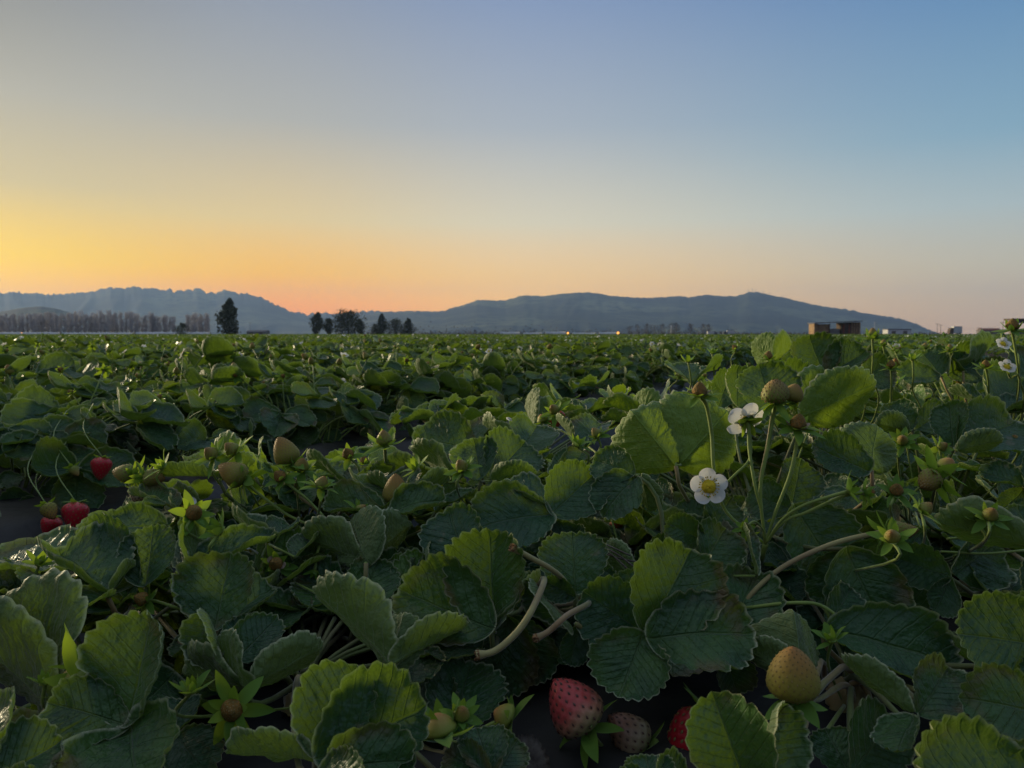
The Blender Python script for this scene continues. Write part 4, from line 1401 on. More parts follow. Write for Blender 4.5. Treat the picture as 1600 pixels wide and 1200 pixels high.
def hero_berry(key, px, py, d, axis, H, D, mat, seedmat='seed_pale', stem=None, srad=.0012, smat='stem', label=None, opening=1.4, curl=.5, nsep=11, sl=.7, shape=.7,
               seeds=120, lobes=0.0, sw=.32, seed_size=.00125):
    """px, py, d is the calyx end; axis points from there to the berry's tip"""
    e = hero[key]
    pos = at(px, py, d) - e.location
    mb = MB()
    add_berry(mb, H, D, seeds if mat != 'b_brown' else int(seeds * 1.7), 48, 36, shape, 0, 1, HR, seed_size if mat != 'b_brown' else seed_size * .62, lobes, 1.0 if mat != 'b_brown' else .5)
    o = mb.build('strawberry', [M[mat], M[seedmat]], e)
    o.matrix_basis = basis(pos, axis, HR.uniform(0, 6))
    if label:
        o['label'] = label
    c = MB()
    add_sepals(c, HR, nsep, D * sl, D * sw, opening, curl, D * .10, 0, -0.0003)
    c.build('calyx', M['sepal'], o)
    if stem:
        stem_to(o, e, [at(px, py, d) + Vector(axis).normalized() * .001] + stem, srad, smat)
    return o


def hero_flower(key, px, py, d, axis, size=1.0, stem=None, petals=True, skip=(), cup=.35, label=None, srad=.0011, spin=0.0, old=False, opening=1.4, curl=.5, fruit=None, n=5):
    e = hero[key]
    pos = at(px, py, d) - e.location
    if petals:
        o = petals_mesh(HR, n, .0125, .0132, cup, 0, .001, skip).build('flower', M['petal'], e)
        o.matrix_basis = basis(pos, axis, spin, size)
        flower_centre(HR, .0056, .004).build('flower_centre', [M['yellow'], M['anther']], o)
        c = MB()
        add_sepals(c, HR, 10, .0115, .0050, opening + .25, curl, .0015, 0, -.0006)
        c.build('calyx', M['sepal'], o)
    else:
        mb = MB()
        if fruit == 'bud':
            add_dome(mb, .004, .006, -.001, 0, HR, .05)
        else:
            add_berry(mb, .0105 if fruit != 'flat' else .006, .0112, 64, 24, 16, .9, 0, 1, HR, .0007)
        o = mb.build('young_fruit', [M['ochre' if fruit in (None, 'flat', 'orange') else 'b_green'], M['seed_pale']], e)
        o.matrix_basis = basis(pos, axis, spin, size)
        c = MB()
        add_sepals(c, HR, HR.choice([10, 11, 12]), .0155, .0066, opening, curl, .0028, 0, -.0008)
        c.build('calyx', M['sepal'], o)
        if old:
            petals_mesh(HR, 5, .006, .006, .8, 0, .001, (1, 3)).build('faded_petals', M['petal_old'], o)
    if label:
        o['label'] = label
    if stem:
        stem_to(o, e, [at(px, py, d)] + stem, srad)
    return o


def V3(*a):
    return Vector(a)


def root_of(k, dz=.0):
    return hero[k].location + Vector((HR.uniform(-.01, .01), HR.uniform(-.01, .01), dz))


# big upright berry at the bottom right
hero_berry('j', 1240, 1092, .40, (-.06, -.05, 1), .0285, .0275, 'b_brown', 'seed_pale', [P(1242, 1130, d=.40), P(1246, 1200, d=.405), root_of('j')], .0016,
           label='large tan green berry standing upright on its stem', opening=1.75, curl=.4, sl=.62, shape=.45, seed_size=.0011)
# half ripe, pale pink and red berries lying on the plastic at the bottom
hero_berry('g', 922, 1140, .462, (-.42, .12, .55), .036, .0335, 'b_half', 'seed', [P(940, 1165, d=.47), P(960, 1175, d=.50), root_of('g')], .0012,
           label='half ripe berry, pink red tip and whitish green base', opening=1.5, curl=-.3, shape=.55, seeds=115, seed_size=.00125)
hero_berry('g', 1008, 1168, .47, (-.62, .1, .52), .029, .025, 'b_pale', 'seed', [P(1025, 1180, d=.48), P(1040, 1150, d=.52), root_of('g')], .0012,
           label='small pale pink berry in shadow', opening=1.4, shape=.6, seeds=90, seed_size=.0011)
hero_berry('g', 1110, 1118, .475, (-.55, -.1, -.62), .040, .032, 'b_red', 'seed_pale', None, label='ripe red berry partly hidden behind a leaf', opening=1.5, shape=.5, seed_size=.0015)
# red glimpses between the leaves
hero_berry('d', 612, 905, .62, (-.25, -.25, -.6), .036, .030, 'b_red', 'seed_pale', None, label='ripe red berry deep in shadow', shape=.6)
hero_berry('g', 962, 812, .69, (.05, -.2, -.8), .014, .013, 'b_red', 'seed_pale', None, label='red berry tip showing under a dark leaf', shape=.6)
hero_berry('e', 866, 640, 1.02, (0, -.2, -.8), .026, .030, 'b_red', 'seed_pale', None, label='ripe red berry on the furrow side of the bed', shape=.6)
# tan and green berries left of the middle
hero_berry('d', 384, 750, .665, (-.85, .05, .45), .027, .0225, 'b_brown', 'seed_pale', [P(400, 768, d=.665), P(445, 802, d=.66), P(492, 834, d=.67), root_of('d')], .0012,
           label='pinkish tan berry pointing left', opening=1.75, curl=-.2, sl=1.05, sw=.42, shape=.75)
hero_berry('d', 455, 726, .665, (-.42, .05, .9), .0265, .0225, 'b_brown', 'seed_pale', [P(468, 740, d=.67), P(462, 770, d=.68), P(500, 812, d=.69), root_of('d')], .0014, 'stem_red',
           label='large tan berry pointing up to the left', opening=1.75, curl=-.1, sl=1.05, sw=.40, shape=.6)
hero_flower('d', 441, 748, .65, (-.35, -.45, .6), .95, [P(452, 758, d=.65), P(488, 788, d=.65), P(514, 830, d=.66), root_of('d')], False, label='young brownish fruit in a wide green calyx', fruit='orange', opening=1.2, curl=.4)
hero_berry('d', 618, 787, .64, (.02, -.02, 1), .0255, .0225, 'b_brown', 'seed_pale', [P(612, 806, d=.645), P(640, 858, d=.66), P(676, 890, d=.70), root_of('d')], .0011,
           label='tan berry standing upright between two leaves', opening=1.7, curl=.3, sl=1.0, sw=.42, shape=.75)
hero_berry('d', 210, 742, .70, (-.9, .1, .12), .021, .0175, 'b_green', 'seed_pale', None, label='yellow green berry pointing left at the furrow', opening=1.6, sl=1.0, shape=.6)
hero_berry('d', 226, 746, .69, (.9, -.1, -.02), .019, .0155, 'b_green', 'seed_pale', None, label='yellow green berry pointing right at the furrow', opening=1.7, sl=1.0, shape=.6)
hero_berry('d', 222, 766, .71, (-.2, 0, -.9), .019, .0185, 'b_pale', 'seed', [P(222, 750, d=.71), P(260, 770, d=.71), root_of('d')], .0009, label='small blushing berry hanging at the furrow', shape=.5)
hero_flower('d', 601, 694, .66, (-.05, -.25, 1), 1.25, [P(603, 722, d=.69), P(606, 745, d=.70), root_of('d')], False, label='star shaped green calyx standing on a pale stem', fruit='green', opening=1.05, curl=.5, srad=.0015)
hero_flower('d', 570, 724, .76, (-.2, -.1, 1), .8, None, False, fruit='orange', opening=1.0, curl=.3)
hero_flower('e', 682, 745, .72, (0, -.15, 1), .95, [P(684, 765, d=.72), P(690, 800, d=.74), root_of('e')], False, fruit='green', opening=1.15, curl=-.2)
hero_flower('d', 432, 882, .58, (.1, -.85, .45), .92, [P(455, 872, d=.60), P(482, 852, d=.61), P(500, 862, d=.66), root_of('d')], False, label='spent flower facing the camera with tan centre', fruit='orange', opening=1.35, curl=.2, old=True)
hero_flower('d', 492, 892, .585, (-.2, -.3, -.8), .65, [P(494, 872, d=.59), P(500, 850, d=.60)], False, fruit='bud', opening=.7, curl=.0)
hero_flower('d', 384, 852, .60, (-.3, -.4, -.7), .8, None, True, label='white flower nodding under a leaf', skip=(2,))
hero_flower('d', 290, 798, .66, (.1, -.5, .6), .85, None, True, skip=(0, 2, 4), label='flower with yellow centre and few petals left')
hero_flower('b', 228, 938, .535, (-.5, -.6, .5), .9, [P(245, 940, d=.54), P(280, 955, d=.55), root_of('b')], False, fruit='orange', opening=1.2, curl=.6, label='withered reddish yellow flower')
# pale green calyx at the lower left
hero_berry('a', 138, 1066, .435, (-.85, -.1, .12), .016, .020, 'b_green', 'seed_pale', [P(152, 1074, d=.437), P(178, 1090, d=.45), root_of('a')], .0018,
           label='big pale green calyx seen from the stem side', opening=.75, curl=.25, sl=1.7, sw=.62, nsep=9, seeds=0)
hero_flower('c', 364, 1108, .425, (.05, -1, .15), 1.15, None, False, fruit='flat', opening=1.3, curl=-.2, label='spent flower with dark centre facing the camera')
hero_berry('c', 690, 1150, .40, (-.2, .1, .75), .012, .018, 'b_green', 'seed_pale', None, label='bright green leafy calyx at the bottom', opening=.8, curl=.2, sl=1.35, sw=.55, nsep=9, seeds=0)
hero_berry('c', 800, 1125, .45, (-.65, 0, .35), .012, .016, 'b_green', 'seed_pale', [P(775, 1128, d=.45), P(745, 1142, d=.45)], .0012, label='green calyx beside the half ripe berry', opening=1.0, curl=.2, sl=1.1, sw=.42, nsep=10, seeds=0)
# flower stems of the tall plant
RT = P(1196, 850, d=.60)
hero_flower('h', 1107, 760, .585, (-.12, -1, .12), .98, [P(1125, 762, d=.60), P(1150, 740, d=.60), P(1172, 715, d=.61), P(1172, 672, d=.62)], True, cup=.25, spin=.3, label='open white flower facing the camera')
hero_flower('h', 1168, 660, .615, (-.15, .55, .35), 1.15, [P(1170, 672, d=.614), P(1171, 705, d=.61), P(1180, 760, d=.60), P(1190, 800, d=.60), RT], True, cup=.3, label='white flower turned away showing its calyx', srad=.0014)
hero_flower('h', 1093, 618, .62, (-.05, -.2, 1), 1.12, [P(1104, 635, d=.62), P(1112, 680, d=.62), P(1116, 738, d=.615), P(1135, 800, d=.62), RT], False, fruit='orange', opening=1.3, curl=.0, old=True, srad=.0015,
            label='orange brown young fruit with ragged sepals on tall stem')
hero_berry('h', 1212, 630, .61, (-.05, -.05, 1), .019, .023, 'b_green', 'seed_pale', [P(1208, 650, d=.61), P(1200, 700, d=.605), P(1188, 765, d=.60), RT], .0016, label='broad double lobed unripe berry on tall stem', opening=1.7, curl=-.2, sl=.8, sw=.3, shape=.1, lobes=.16)
hero_berry('h', 1236, 628, .615, (.25, 0, .9), .015, .016, 'b_brown', 'seed_pale', None, opening=1.7, sl=.5, shape=.1)
hero_flower('h', 1246, 668, .60, (.0, -.35, .9), 1.15, [P(1246, 685, d=.60), P(1235, 740, d=.595), P(1212, 800, d=.595), RT], False, fruit='orange', opening=1.35, curl=.0, old=True, srad=.0015, label='fading flower with orange centre and two dried petals')
hero_flower('h', 1326, 768, .58, (.7, -.2, .35), .9, [P(1300, 775, d=.58), P(1255, 790, d=.585), P(1222, 812, d=.59), RT], False, fruit='bud', opening=.9, curl=.3, srad=.0013)
hero_flower('h', 1350, 770, .585, (.9, -.1, .1), .8, [P(1318, 775, d=.582), P(1262, 800, d=.585), P(1225, 815, d=.59), RT], False, fruit='orange', opening=1.0, curl=.2, srad=.0013)
hero_flower('h', 1163, 826, .585, (-.3, -.6, .5), .55, [P(1180, 815, d=.59), P(1196, 835, d=.60), RT], False, fruit='bud', opening=.9, curl=.3, srad=.0008)
stm = hero_flower('h', 1172, 838, .59, (.1, -.5, -.5), .55, None, False, fruit='bud', opening=.9, curl=.3)
mbs = MB()
e = hero['h']
pts = smooth_path([RT, P(1190, 880, d=.62), root_of('h')], 5)
mbs.tube([tuple(q - e.location) for q in pts], .0024, 8)
mbs.build('stem', M['stem'], e)
# nodding calyxes at the right
hero_berry('j', 1385, 832, .56, (.9, -.15, .12), .022, .0155, 'b_green', 'seed_pale', [P(1370, 833, d=.56), P(1300, 850, d=.55), P(1220, 888, d=.54), P(1165, 940, d=.535), P(1150, 990, d=.54), root_of('g')], .0018, 'stem_tan',
           label='narrow green berry with orange tip on a long arching stem', opening=1.7, curl=.9, sl=1.15, sw=.38, shape=.9)
hero_berry('i', 1462, 742, .60, (-.75, -.35, -.45), .018, .0175, 'b_green', 'seed_pale', [P(1470, 736, d=.60)], .0012, label='green berry wrapped in a wide calyx', opening=1.25, curl=-.2, sl=1.25, sw=.52, shape=.3)
hero_berry('i', 1474, 735, .605, (.2, -.3, .6), .012, .015, 'b_green', 'seed_pale', [P(1462, 746, d=.605), P(1420, 790, d=.62), root_of('i')], .0011, label='small green calyx on the branching stem', opening=1.1, curl=.0, sl=1.2, sw=.45, seeds=0)
for (x0, y0, x1, y1, x2, y2, dd) in [(1480, 842, 1530, 838, 1600, 842, .58), (1470, 862, 1540, 865, 1600, 860, .58), (1490, 870, 1520, 848, 1560, 830, .585)]:
    mbs = MB()
    e = hero['i']
    mbs.tube([tuple(q - e.location) for q in smooth_path([P(x0, y0, d=dd), P(x1, y1, d=dd), P(x2, y2, d=dd)], 5)], .0010, 6)
    mbs.build('stem', M['stem'], e)
mbs = MB()
e = hero['j']
for q in ([P(1165, 950, d=.53), P(1240, 942, d=.52), P(1290, 950, d=.52), P(1345, 1002, d=.51)], [P(1290, 950, d=.52), P(1300, 975, d=.52)]):
    mbs.tube([tuple(v - e.location) for v in smooth_path(q, 5)], .0013, 6)
mbs.build('stem', M['stem'], e)
# buds near the horizon at the right
for key, px, py, d, sz, kind, bx, by in [('k', 1363, 528, .90, 1.15, 'green', 1363, 590), ('k', 1392, 575, .85, .9, 'orange', 1392, 625), ('k', 1335, 548, .95, .8, 'orange', 1345, 590), ('k', 1426, 562, 1.0, .8, 'bud', 1426, 610),
                                    ('k', 1445, 545, 1.15, .9, 'green', 1448, 590), ('k', 1380, 540, 1.0, .8, 'green', 1384, 575), ('l', 1581, 516, .80, 1.2, 'orange', 1592, 590), ('l', 1484, 548, 1.05, .9, 'green', 1490, 590),
                                    ('k', 1200, 562, .80, .9, 'orange', 1205, 600), ('h', 1113, 552, 1.1, .7, 'bud', 1116, 590), ('k', 1075, 565, 1.0, .8, 'bud', 1080, 600), ('l', 1540, 575, .85, .9, 'orange', 1545, 610)]:
    hero_flower(key, px, py, d, (HR.uniform(-.2, .2), -.1, 1), sz, [P((px + bx) / 2 + 1, (py + by) / 2, d=d), P(bx, by, d=d + .01), P(bx + 4, by + 60, d=d + .05), root_of(key)], False, fruit=kind, opening=1.15 if kind != 'bud' else .6, curl=.3, srad=.0012)
hero_flower('l', 1567, 538, .86, (-.05, -.8, .6), .56, [P(1566, 520, d=.87), P(1580, 545, d=.87), P(1592, 590, d=.85), root_of('l')], True, label='small white flower just under the horizon')
hero_flower('l', 1573, 574, .80, (-.1, -.75, .65), .60, [P(1578, 590, d=.81), P(1592, 610, d=.82), root_of('l')], True, label='white flower below the first at right edge')
hero_flower('e', 806, 662, .88, (.2, .2, .9), .95, None, True, label='white flower lying behind a leaf')
hero_berry('e', 850, 660, .86, (-.3, 0, .7), .010, .014, 'b_green', 'seed_pale', [P(868, 668, d=.86), P(920, 698, d=.80), P(965, 740, d=.74)], .0012, label='green calyx on a long slanting stem', opening=1.1, curl=.2, sl=1.1, sw=.4, seeds=0)


# sprigs of small calyxes and buds between the leaves
for key, px, py, sz, kd in [('d', 334, 722, .95, 'green'), ('d', 368, 716, 1.0, 'green'), ('d', 545, 722, .8, 'orange'), ('d', 470, 742, .95, 'green'), ('d', 300, 812, .9, 'orange'), ('d', 345, 838, .8, 'bud'),
                            ('d', 255, 738, .8, 'bud'), ('d', 500, 770, .8, 'green'), ('e', 724, 742, .85, 'green'), ('e', 650, 740, .8, 'bud'), ('e', 868, 652, .9, 'green'), ('e', 900, 704, .8, 'bud'), ('e', 935, 690, .8, 'green'),
                            ('g', 1010, 775, .8, 'green'), ('g', 948, 770, .7, 'bud'), ('h', 1000, 625, .9, 'green'), ('h', 1128, 600, .8, 'green'), ('h', 1272, 640, .9, 'green'), ('i', 1420, 645, .8, 'bud'),
                            ('i', 1410, 690, .9, 'green'), ('i', 1468, 700, .8, 'green'), ('i', 1400, 770, .9, 'orange'), ('i', 1522, 812, .8, 'orange'), ('i', 1545, 808, .9, 'green'), ('i', 1440, 800, .9, 'green'),
                            ('h', 1395, 842, .9, 'green'), ('i', 1585, 690, .8, 'green'), ('a', 70, 1068, .7, 'bud'), ('c', 720, 1120, .8, 'green'), ('b', 60, 880, .7, 'bud'), ('c', 300, 1080, .8, 'bud'), ('j', 1300, 1000, .8, 'bud'),
                            ('f', 560, 800, .8, 'green'), ('k', 1060, 590, 1.0, 'green'), ('k', 1150, 545, .9, 'orange'), ('k', 1250, 600, .9, 'green'), ('k', 1400, 600, .9, 'bud'), ('l', 1500, 600, .9, 'green')]:
    dd = depth(py) * (.91 if key in 'de' else .96 if key not in 'hikl' else .84) * HR.uniform(.97, 1.02)
    if key in 'de':
        py, sz = py - 9, sz * 1.2
    hero_flower(key, px, py, dd, (HR.uniform(-.8, .8), HR.uniform(-.7, .1), HR.uniform(.2, 1)), sz, [P(px + HR.uniform(-15, 15), py + 40, d=dd + .01), root_of(key)], False, fruit=kd, opening=1.2 if kd != 'bud' else .7, curl=HR.uniform(-.3, .4), srad=.0010)


# stalks whose berries were picked
def cut_stalk(key, pts, r, mat, label):
    e = hero[key]
    mb = MB()
    sp = smooth_path(pts, 6)
    n = len(sp)
    mb.tube([tuple(q - e.location) for q in sp], [r * (1 + .55 * max(0, 1 - i / 3)) for i in range(n)], 9, 0, False)
    o = mb.build('cut_stalk', M[mat], e)
    o['label'] = label
    tip, d = sp[0] - e.location, (sp[0] - sp[1]).normalized()
    mb = MB()
    a = d.orthogonal().normalized()
    b = d.cross(a)
    for k in range(11):
        q = 6.283 * k / 11
        w_ = a * math.cos(q) + b * math.sin(q)
        v_ = d.cross(w_)
        L = r * HR.uniform(.7, 1.7)
        p0 = tip + w_ * r * 1.45 - d * r * .9
        p1 = p0 + d * L + w_ * r * HR.uniform(-.5, .3)
        mb.add([p0 - v_ * r * .6, p0 + v_ * r * .6, p1 + v_ * r * .35, p1 - v_ * r * .35, p0 - w_ * r * .5, p1 - w_ * r * .5],
               [(0, 1, 2, 3), (4, 0, 3, 5), (1, 4, 5, 2), (3, 2, 5)])
    mb.add([tuple(tip + (a * math.cos(k) + b * math.sin(k)) * r * 1.5 - d * r * .2) for k in np.linspace(0, 6.283, 9)[:-1]], [tuple(range(8))])
    mb.build('torn_end', M['dry'], o)


cut_stalk('f', [P(800, 855, d=.49), P(830, 872, d=.495), P(862, 890, d=.505), P(885, 912, d=.525), P(900, 950, d=.56), root_of('f')], .0018, 'stem_tan', 'cut stalk with an orange brown torn end')
cut_stalk('f', [P(744, 1024, d=.445), P(775, 1016, d=.447), P(810, 985, d=.452), P(835, 945, d=.465), P(848, 905, d=.52), root_of('f')], .0020, 'stem_tan', 'longest cut stalk with a hollow brown end')
cut_stalk('f', [P(836, 998, d=.455), P(858, 986, d=.458), P(885, 962, d=.465), P(915, 940, d=.52), root_of('f')], .0018, 'stem_red', 'short pinkish cut stalk with a dark hollow end')
# loose dry things on the plastic
mb = MB()
put_leaflet(mb, HR, at(835, 1240, .445), at(815, 1150, .455), (.3, -.85, .35), .66, 0, True, fold=.5, bend=.6, wave=.07, tooth=.14)
tag(mb.build('dead_leaf', M['dead_leaf']), 'grey dead leaf lying under the half ripe berry at the bottom', 'dead leaf')
for k, q in enumerate([(905, 838, 958, 862, 990, 885), (915, 834, 950, 852, 985, 868), (912, 850, 960, 870, 1005, 880), (920, 845, 955, 866, 985, 893)]):
    mb = MB()
    mb.tube(smooth_path([P(q[0], q[1], d=.60), P(q[2], q[3], d=.575), P(q[4], q[5], d=.56)], 4), .0007, 5)
    tag(mb.build('dry_stalk', M['dead_leaf']), 'thin grey dry stalk caught between the dark leaves in the middle', 'dry stalk', 'dry stalks in the middle')

# ------------------------------------------------------------------ filler leaves under the canopy of the near plants
FR_ = random.Random(33)


def project(p):
    q = Vector(p) - CAM
    d = q.dot(FWD)
    return 800 + FPX * q.x / d, 600 - FPX * q.dot(UPV) / d, d


keys = list(hero)
count = {k: [0, 0] for k in keys}


def onbed(x, y, pad=.0):
    s, t_ = xy2st(x, y)
    return -.46 - pad * .5 < s - BED0 < .60 + pad


# low leaves close to the bed
for _ in range(1600):
    y = FR_.uniform(.34, 1.30)
    x = FR_.uniform(-.72 * y - .12, .72 * y + .15)
    if not onbed(x, y, .12):
        continue
    s, t_ = xy2st(x, y)
    key = min(keys, key=lambda k: (hero[k].location.x - x) ** 2 + (hero[k].location.y - y) ** 2)
    e = hero[key]
    if count[key][0] > 22:
        continue
    z = BEDTOP - .01 - max(0, abs(s - BED0) - .36) * .8
    px, py, d = project((x, y, z + .085))
    if d < depth(py) * 1.04 + .02:
        continue
    if px > 830 and py > 850 and FR_.random() < .6:
        continue
    count[key][0] += 1
    o = link('leaf', FR_.choice(SHORTPOOL), e)
    o.matrix_basis = Matrix.Translation((x - e.location.x, y - e.location.y, z - BEDTOP)) @ Matrix.Rotation(FR_.uniform(0, 6.28), 4, 'Z') @ Matrix.Rotation(FR_.uniform(-.2, .2), 4, 'X') @ Matrix.Scale(FR_.uniform(.8, 1.15), 4)
# full leaves in the second layer, just under the leaves one sees first
for _ in range(6000):
    y = FR_.uniform(.40, 1.35)
    x = FR_.uniform(-.70 * y - .08, .70 * y + .1)
    z = FR_.uniform(BEDTOP + .03, .53)
    if not onbed(x, y, .08):
        continue
    px, py, d = project((x, y, z))
    if not depth(py) * 1.05 + .015 < d < depth(py) * 1.24 + .02:
        continue
    key = min(keys, key=lambda k: (hero[k].location.x - x) ** 2 + (hero[k].location.y - y) ** 2)
    e = hero[key]
    if count[key][1] >= 24:
        continue
    if px > 830 and py > 860 and FR_.random() < .72:
        continue
    count[key][1] += 1
    c = Vector((x, y, z)) - e.location
    mb, st = MB(), MB()
    out = Vector((c.x, c.y, 0))
    out = out.normalized() if out.length > .02 else Vector((FR_.uniform(-1, 1), FR_.uniform(-1, 1), 0)).normalized()
    nn = (Vector((0, 0, 1)) + out * FR_.uniform(-.1, .5) + Vector((FR_.uniform(-.4, .4), FR_.uniform(-.7, .2) if py > 860 else FR_.uniform(-.35, .35), 0))).normalized()
    ly = (out - nn * out.dot(nn)).normalized()
    sz = FR_.uniform(.034, .052)
    for k, ang in enumerate((0, 1.35, -1.35)):
        dr = Matrix.Rotation(ang + FR_.uniform(-.2, .2), 3, nn) @ ly
        b0 = c + dr * .003
        put_leaflet(mb, FR_, b0, b0 + (dr + nn * FR_.uniform(-.25, .3)).normalized() * sz * (1 if k == 0 else .93), nn + dr * FR_.uniform(-.3, .1), .95, 0, False,
                    fold=FR_.uniform(.2, .8), bend=FR_.uniform(.2, 1.1), quilt=.024, wave=FR_.uniform(.03, .06), tooth=.12)
    o = mb.build('leaf', [M['leaf' if FR_.random() < .85 else 'leaf_young'], M['stem']], e)
    L = c.length
    st.tube([tuple(q) for q in bez(Vector((0, 0, .004)), Vector((0, 0, .35 * L)), c - ly * .25 * L - Vector((0, 0, .15 * L)), c, 7)], .0016, 5)
    st.build('leaf_stalk', M['stalk'], o)


# ------------------------------------------------------------------ the other plants of the field
def add_parts(e, g, nleaf, hgt=1.0, fl=2, br=2, redp=.12, spread=.05, skirt=10, low=.75):
    """leaves, flowers and berries as parts of plant e, all sharing their meshes"""
    for k in range(nleaf):
        me = g.choice(LEAFPOOL) if g.random() < .80 else g.choice(YOUNGPOOL if g.random() < .5 else SHORTPOOL)
        a = k * 2.399 + g.uniform(-.5, .5)
        r = spread * math.sqrt(g.random()) * 1.6
        o = link('leaf', me, e)
        o.matrix_basis = (Matrix.Translation((r * math.cos(a), r * math.sin(a), 0)) @ Matrix.Rotation(a - math.pi / 2, 4, 'Z') @
                          Matrix.Rotation(g.uniform(-.45, .2), 4, 'X') @ Matrix.Rotation(g.uniform(-.2, .2), 4, 'Y') @ Matrix.Scale(hgt * g.uniform(low, 1.12), 4))
    for k in range(skirt):              # a skirt of low leaves hanging outwards
        o = link('leaf', g.choice(SHORTPOOL), e)
        a = k * .628 + g.uniform(-.3, .3)
        r = g.uniform(.07, .17)
        o.matrix_basis = (Matrix.Translation((r * math.cos(a), r * math.sin(a), g.uniform(-.03, .04))) @ Matrix.Rotation(a - math.pi / 2, 4, 'Z') @
                          Matrix.Rotation(g.uniform(-.7, .1), 4, 'X') @ Matrix.Scale(g.uniform(.9, 1.3), 4))
    for k in range(fl + br):
        a = g.uniform(0, 6.28)
        rr = g.uniform(.06, .19)
        hz_ = g.uniform(.12, .235) * hgt
        flower = k < fl
        red = (not flower) and g.random() < redp
        if red:
            rr, hz_ = g.uniform(.20, .27), g.uniform(.02, .06)
        p = Vector((rr * math.cos(a), rr * math.sin(a), hz_))
        ax = Vector((g.uniform(-.6, .6), g.uniform(-.9, .2), g.uniform(.2, 1))) if not red else Vector((g.uniform(-.4, .4), g.uniform(-.4, .4), -.8))
        if flower:
            o = link('flower', g.choice(PETALS), e)
            o.matrix_basis = basis(p, ax, g.uniform(0, 6), g.uniform(.8, 1.1))
            link('flower_centre', CENTRE, o)
            link('calyx', SEPAL_BACK[0], o)
        else:
            kind = g.choice(['red', 'half']) if red else g.choice(['ochre', 'tiny', 'green', 'tiny', 'ochre', 'tan'])
            o = link('strawberry', FRUITMESH[kind], e)
            o.matrix_basis = basis(p, ax, g.uniform(0, 6), g.uniform(.85, 1.1))
            c = link('calyx', g.choice(SEPAL_FLAT), o)
            if red:
                o['label'] = 'ripe red berry'
                c.matrix_basis = Matrix.Scale(1.2, 4)
        st = STEMS[g.randrange(len(STEMS))]
        s_ = link('stem', st, o)
        # unit stem from 0 to z=1, stretched from the crown to the fruit
        root = Vector((0, 0, 0))
        v = p - root
        Ms = Matrix.Translation(root) @ frame(v) @ Matrix.Diagonal((v.length * .6, v.length * .6, v.length, 1)) if False else Matrix.Translation(root) @ frame(v) @ Matrix.Diagonal((1, 1, v.length, 1))
        s_.matrix_parent_inverse = o.matrix_basis.inverted()
        s_.matrix_basis = Ms


STEMS = []
for k in range(3):
    mb = MB()
    a = k * 2.1
    pts = [Vector((math.cos(a) * .018 * math.sin(math.pi * i / 6), math.sin(a) * .018 * math.sin(math.pi * i / 6), i / 6)) for i in range(7)]
    mb.tube(pts, .0013, 5)
    STEMS.append(mb.data('stem', M['stem']))

# one-mesh plants for farther off, where no single leaf part can be told apart
FARPLANT = []
for k in range(6):
    mb = MB()
    g = random.Random(300 + k)
    for i in range(20):
        sub = MB()
        trifoliate(g, sub, g.uniform(.12, .20), g.uniform(.06, .08), g.uniform(.1, 1.0), droop=.35, low=True)
        V = np.concatenate(sub.v)
        a = i * 2.4 + g.uniform(-.4, .4)
        r = .07 * math.sqrt(g.random())
        c_, s_ = math.cos(a - math.pi / 2), math.sin(a - math.pi / 2)
        V = np.stack([V[:, 0] * c_ - V[:, 1] * s_ + r * math.cos(a), V[:, 0] * s_ + V[:, 1] * c_ + r * math.sin(a), V[:, 2]], 1)
        mb.add(V, sub.f, 0)
        mb.mi[-len(sub.f):] = sub.mi
    for i in range(5):
        a, r, z = g.uniform(0, 6.28), g.uniform(.03, .17), g.uniform(.16, .245)
        p = Vector((r * math.cos(a), r * math.sin(a), z))
        mb.tube([(0, 0, .02), tuple(p * .6 + Vector((0, 0, .02))), tuple(p)], .0014, 3, 1, False)
        sub = MB()
        if i < 1 and k % 2:
            for q in range(5):
                b = q * 1.2566
                sub.add([(0, 0, 0), (.009 * math.cos(b - .5), .009 * math.sin(b - .5), .002), (.014 * math.cos(b), .014 * math.sin(b), .003), (.009 * math.cos(b + .5), .009 * math.sin(b + .5), .002)], [(0, 1, 2, 3)])
            m_ = 2
        else:
            add_sepals(sub, g, 6, .014, .008, 1.1, .3, .002)
            add_dome(sub, .006, .011, 0, 0, g, .05, 6, 3)
            m_ = 3
        Vs = np.concatenate(sub.v) @ np.array(frame(Vector((g.uniform(-.4, .4), -.6, .8))).to_3x3()).T + np.array(p)
        mb.add(Vs, sub.f, m_)
    FARPLANT.append(mb.data('strawberry_plant', [M['leaf_low'], M['stem'], M['petal'], M['sepal']]))

LAB = {
    -1: ('strawberry plant in the bed just across the dark furrow', 'strawberry plants across the furrow'),
    0: ('strawberry plant farther along the near bed, toward the horizon', 'strawberry plants farther along the near bed'),
    1: ('strawberry plant in the beds to the right of the near bed', 'strawberry plants right of the near bed'),
    -2: ('strawberry plant in the crowded beds behind the one across the furrow', 'strawberry plants in the beds behind'),
}
spots = []
PR = random.Random(8)
for bed in range(-16, 8):
    for row in ((-.17, .17) if bed != -1 else (-.24, .08)):
        t_ = -2.0 + PR.uniform(0, .3)
        while t_ < 16:
            t_ += PR.uniform(.26, .34)
            s = BED0 + bed * PITCHB + row + PR.uniform(-.05, .05)
            x, y = st2xy(s, t_)
            if y < .25 or abs(x) > .70 * y + .35:
                continue
            if bed == 0 and y < (1.22 if x < .2 else 1.30):
                continue
            spots.append((math.hypot(x, y), x, y, bed))
spots.sort()
spots = spots[:288]
FARLIM = spots[-1][0]
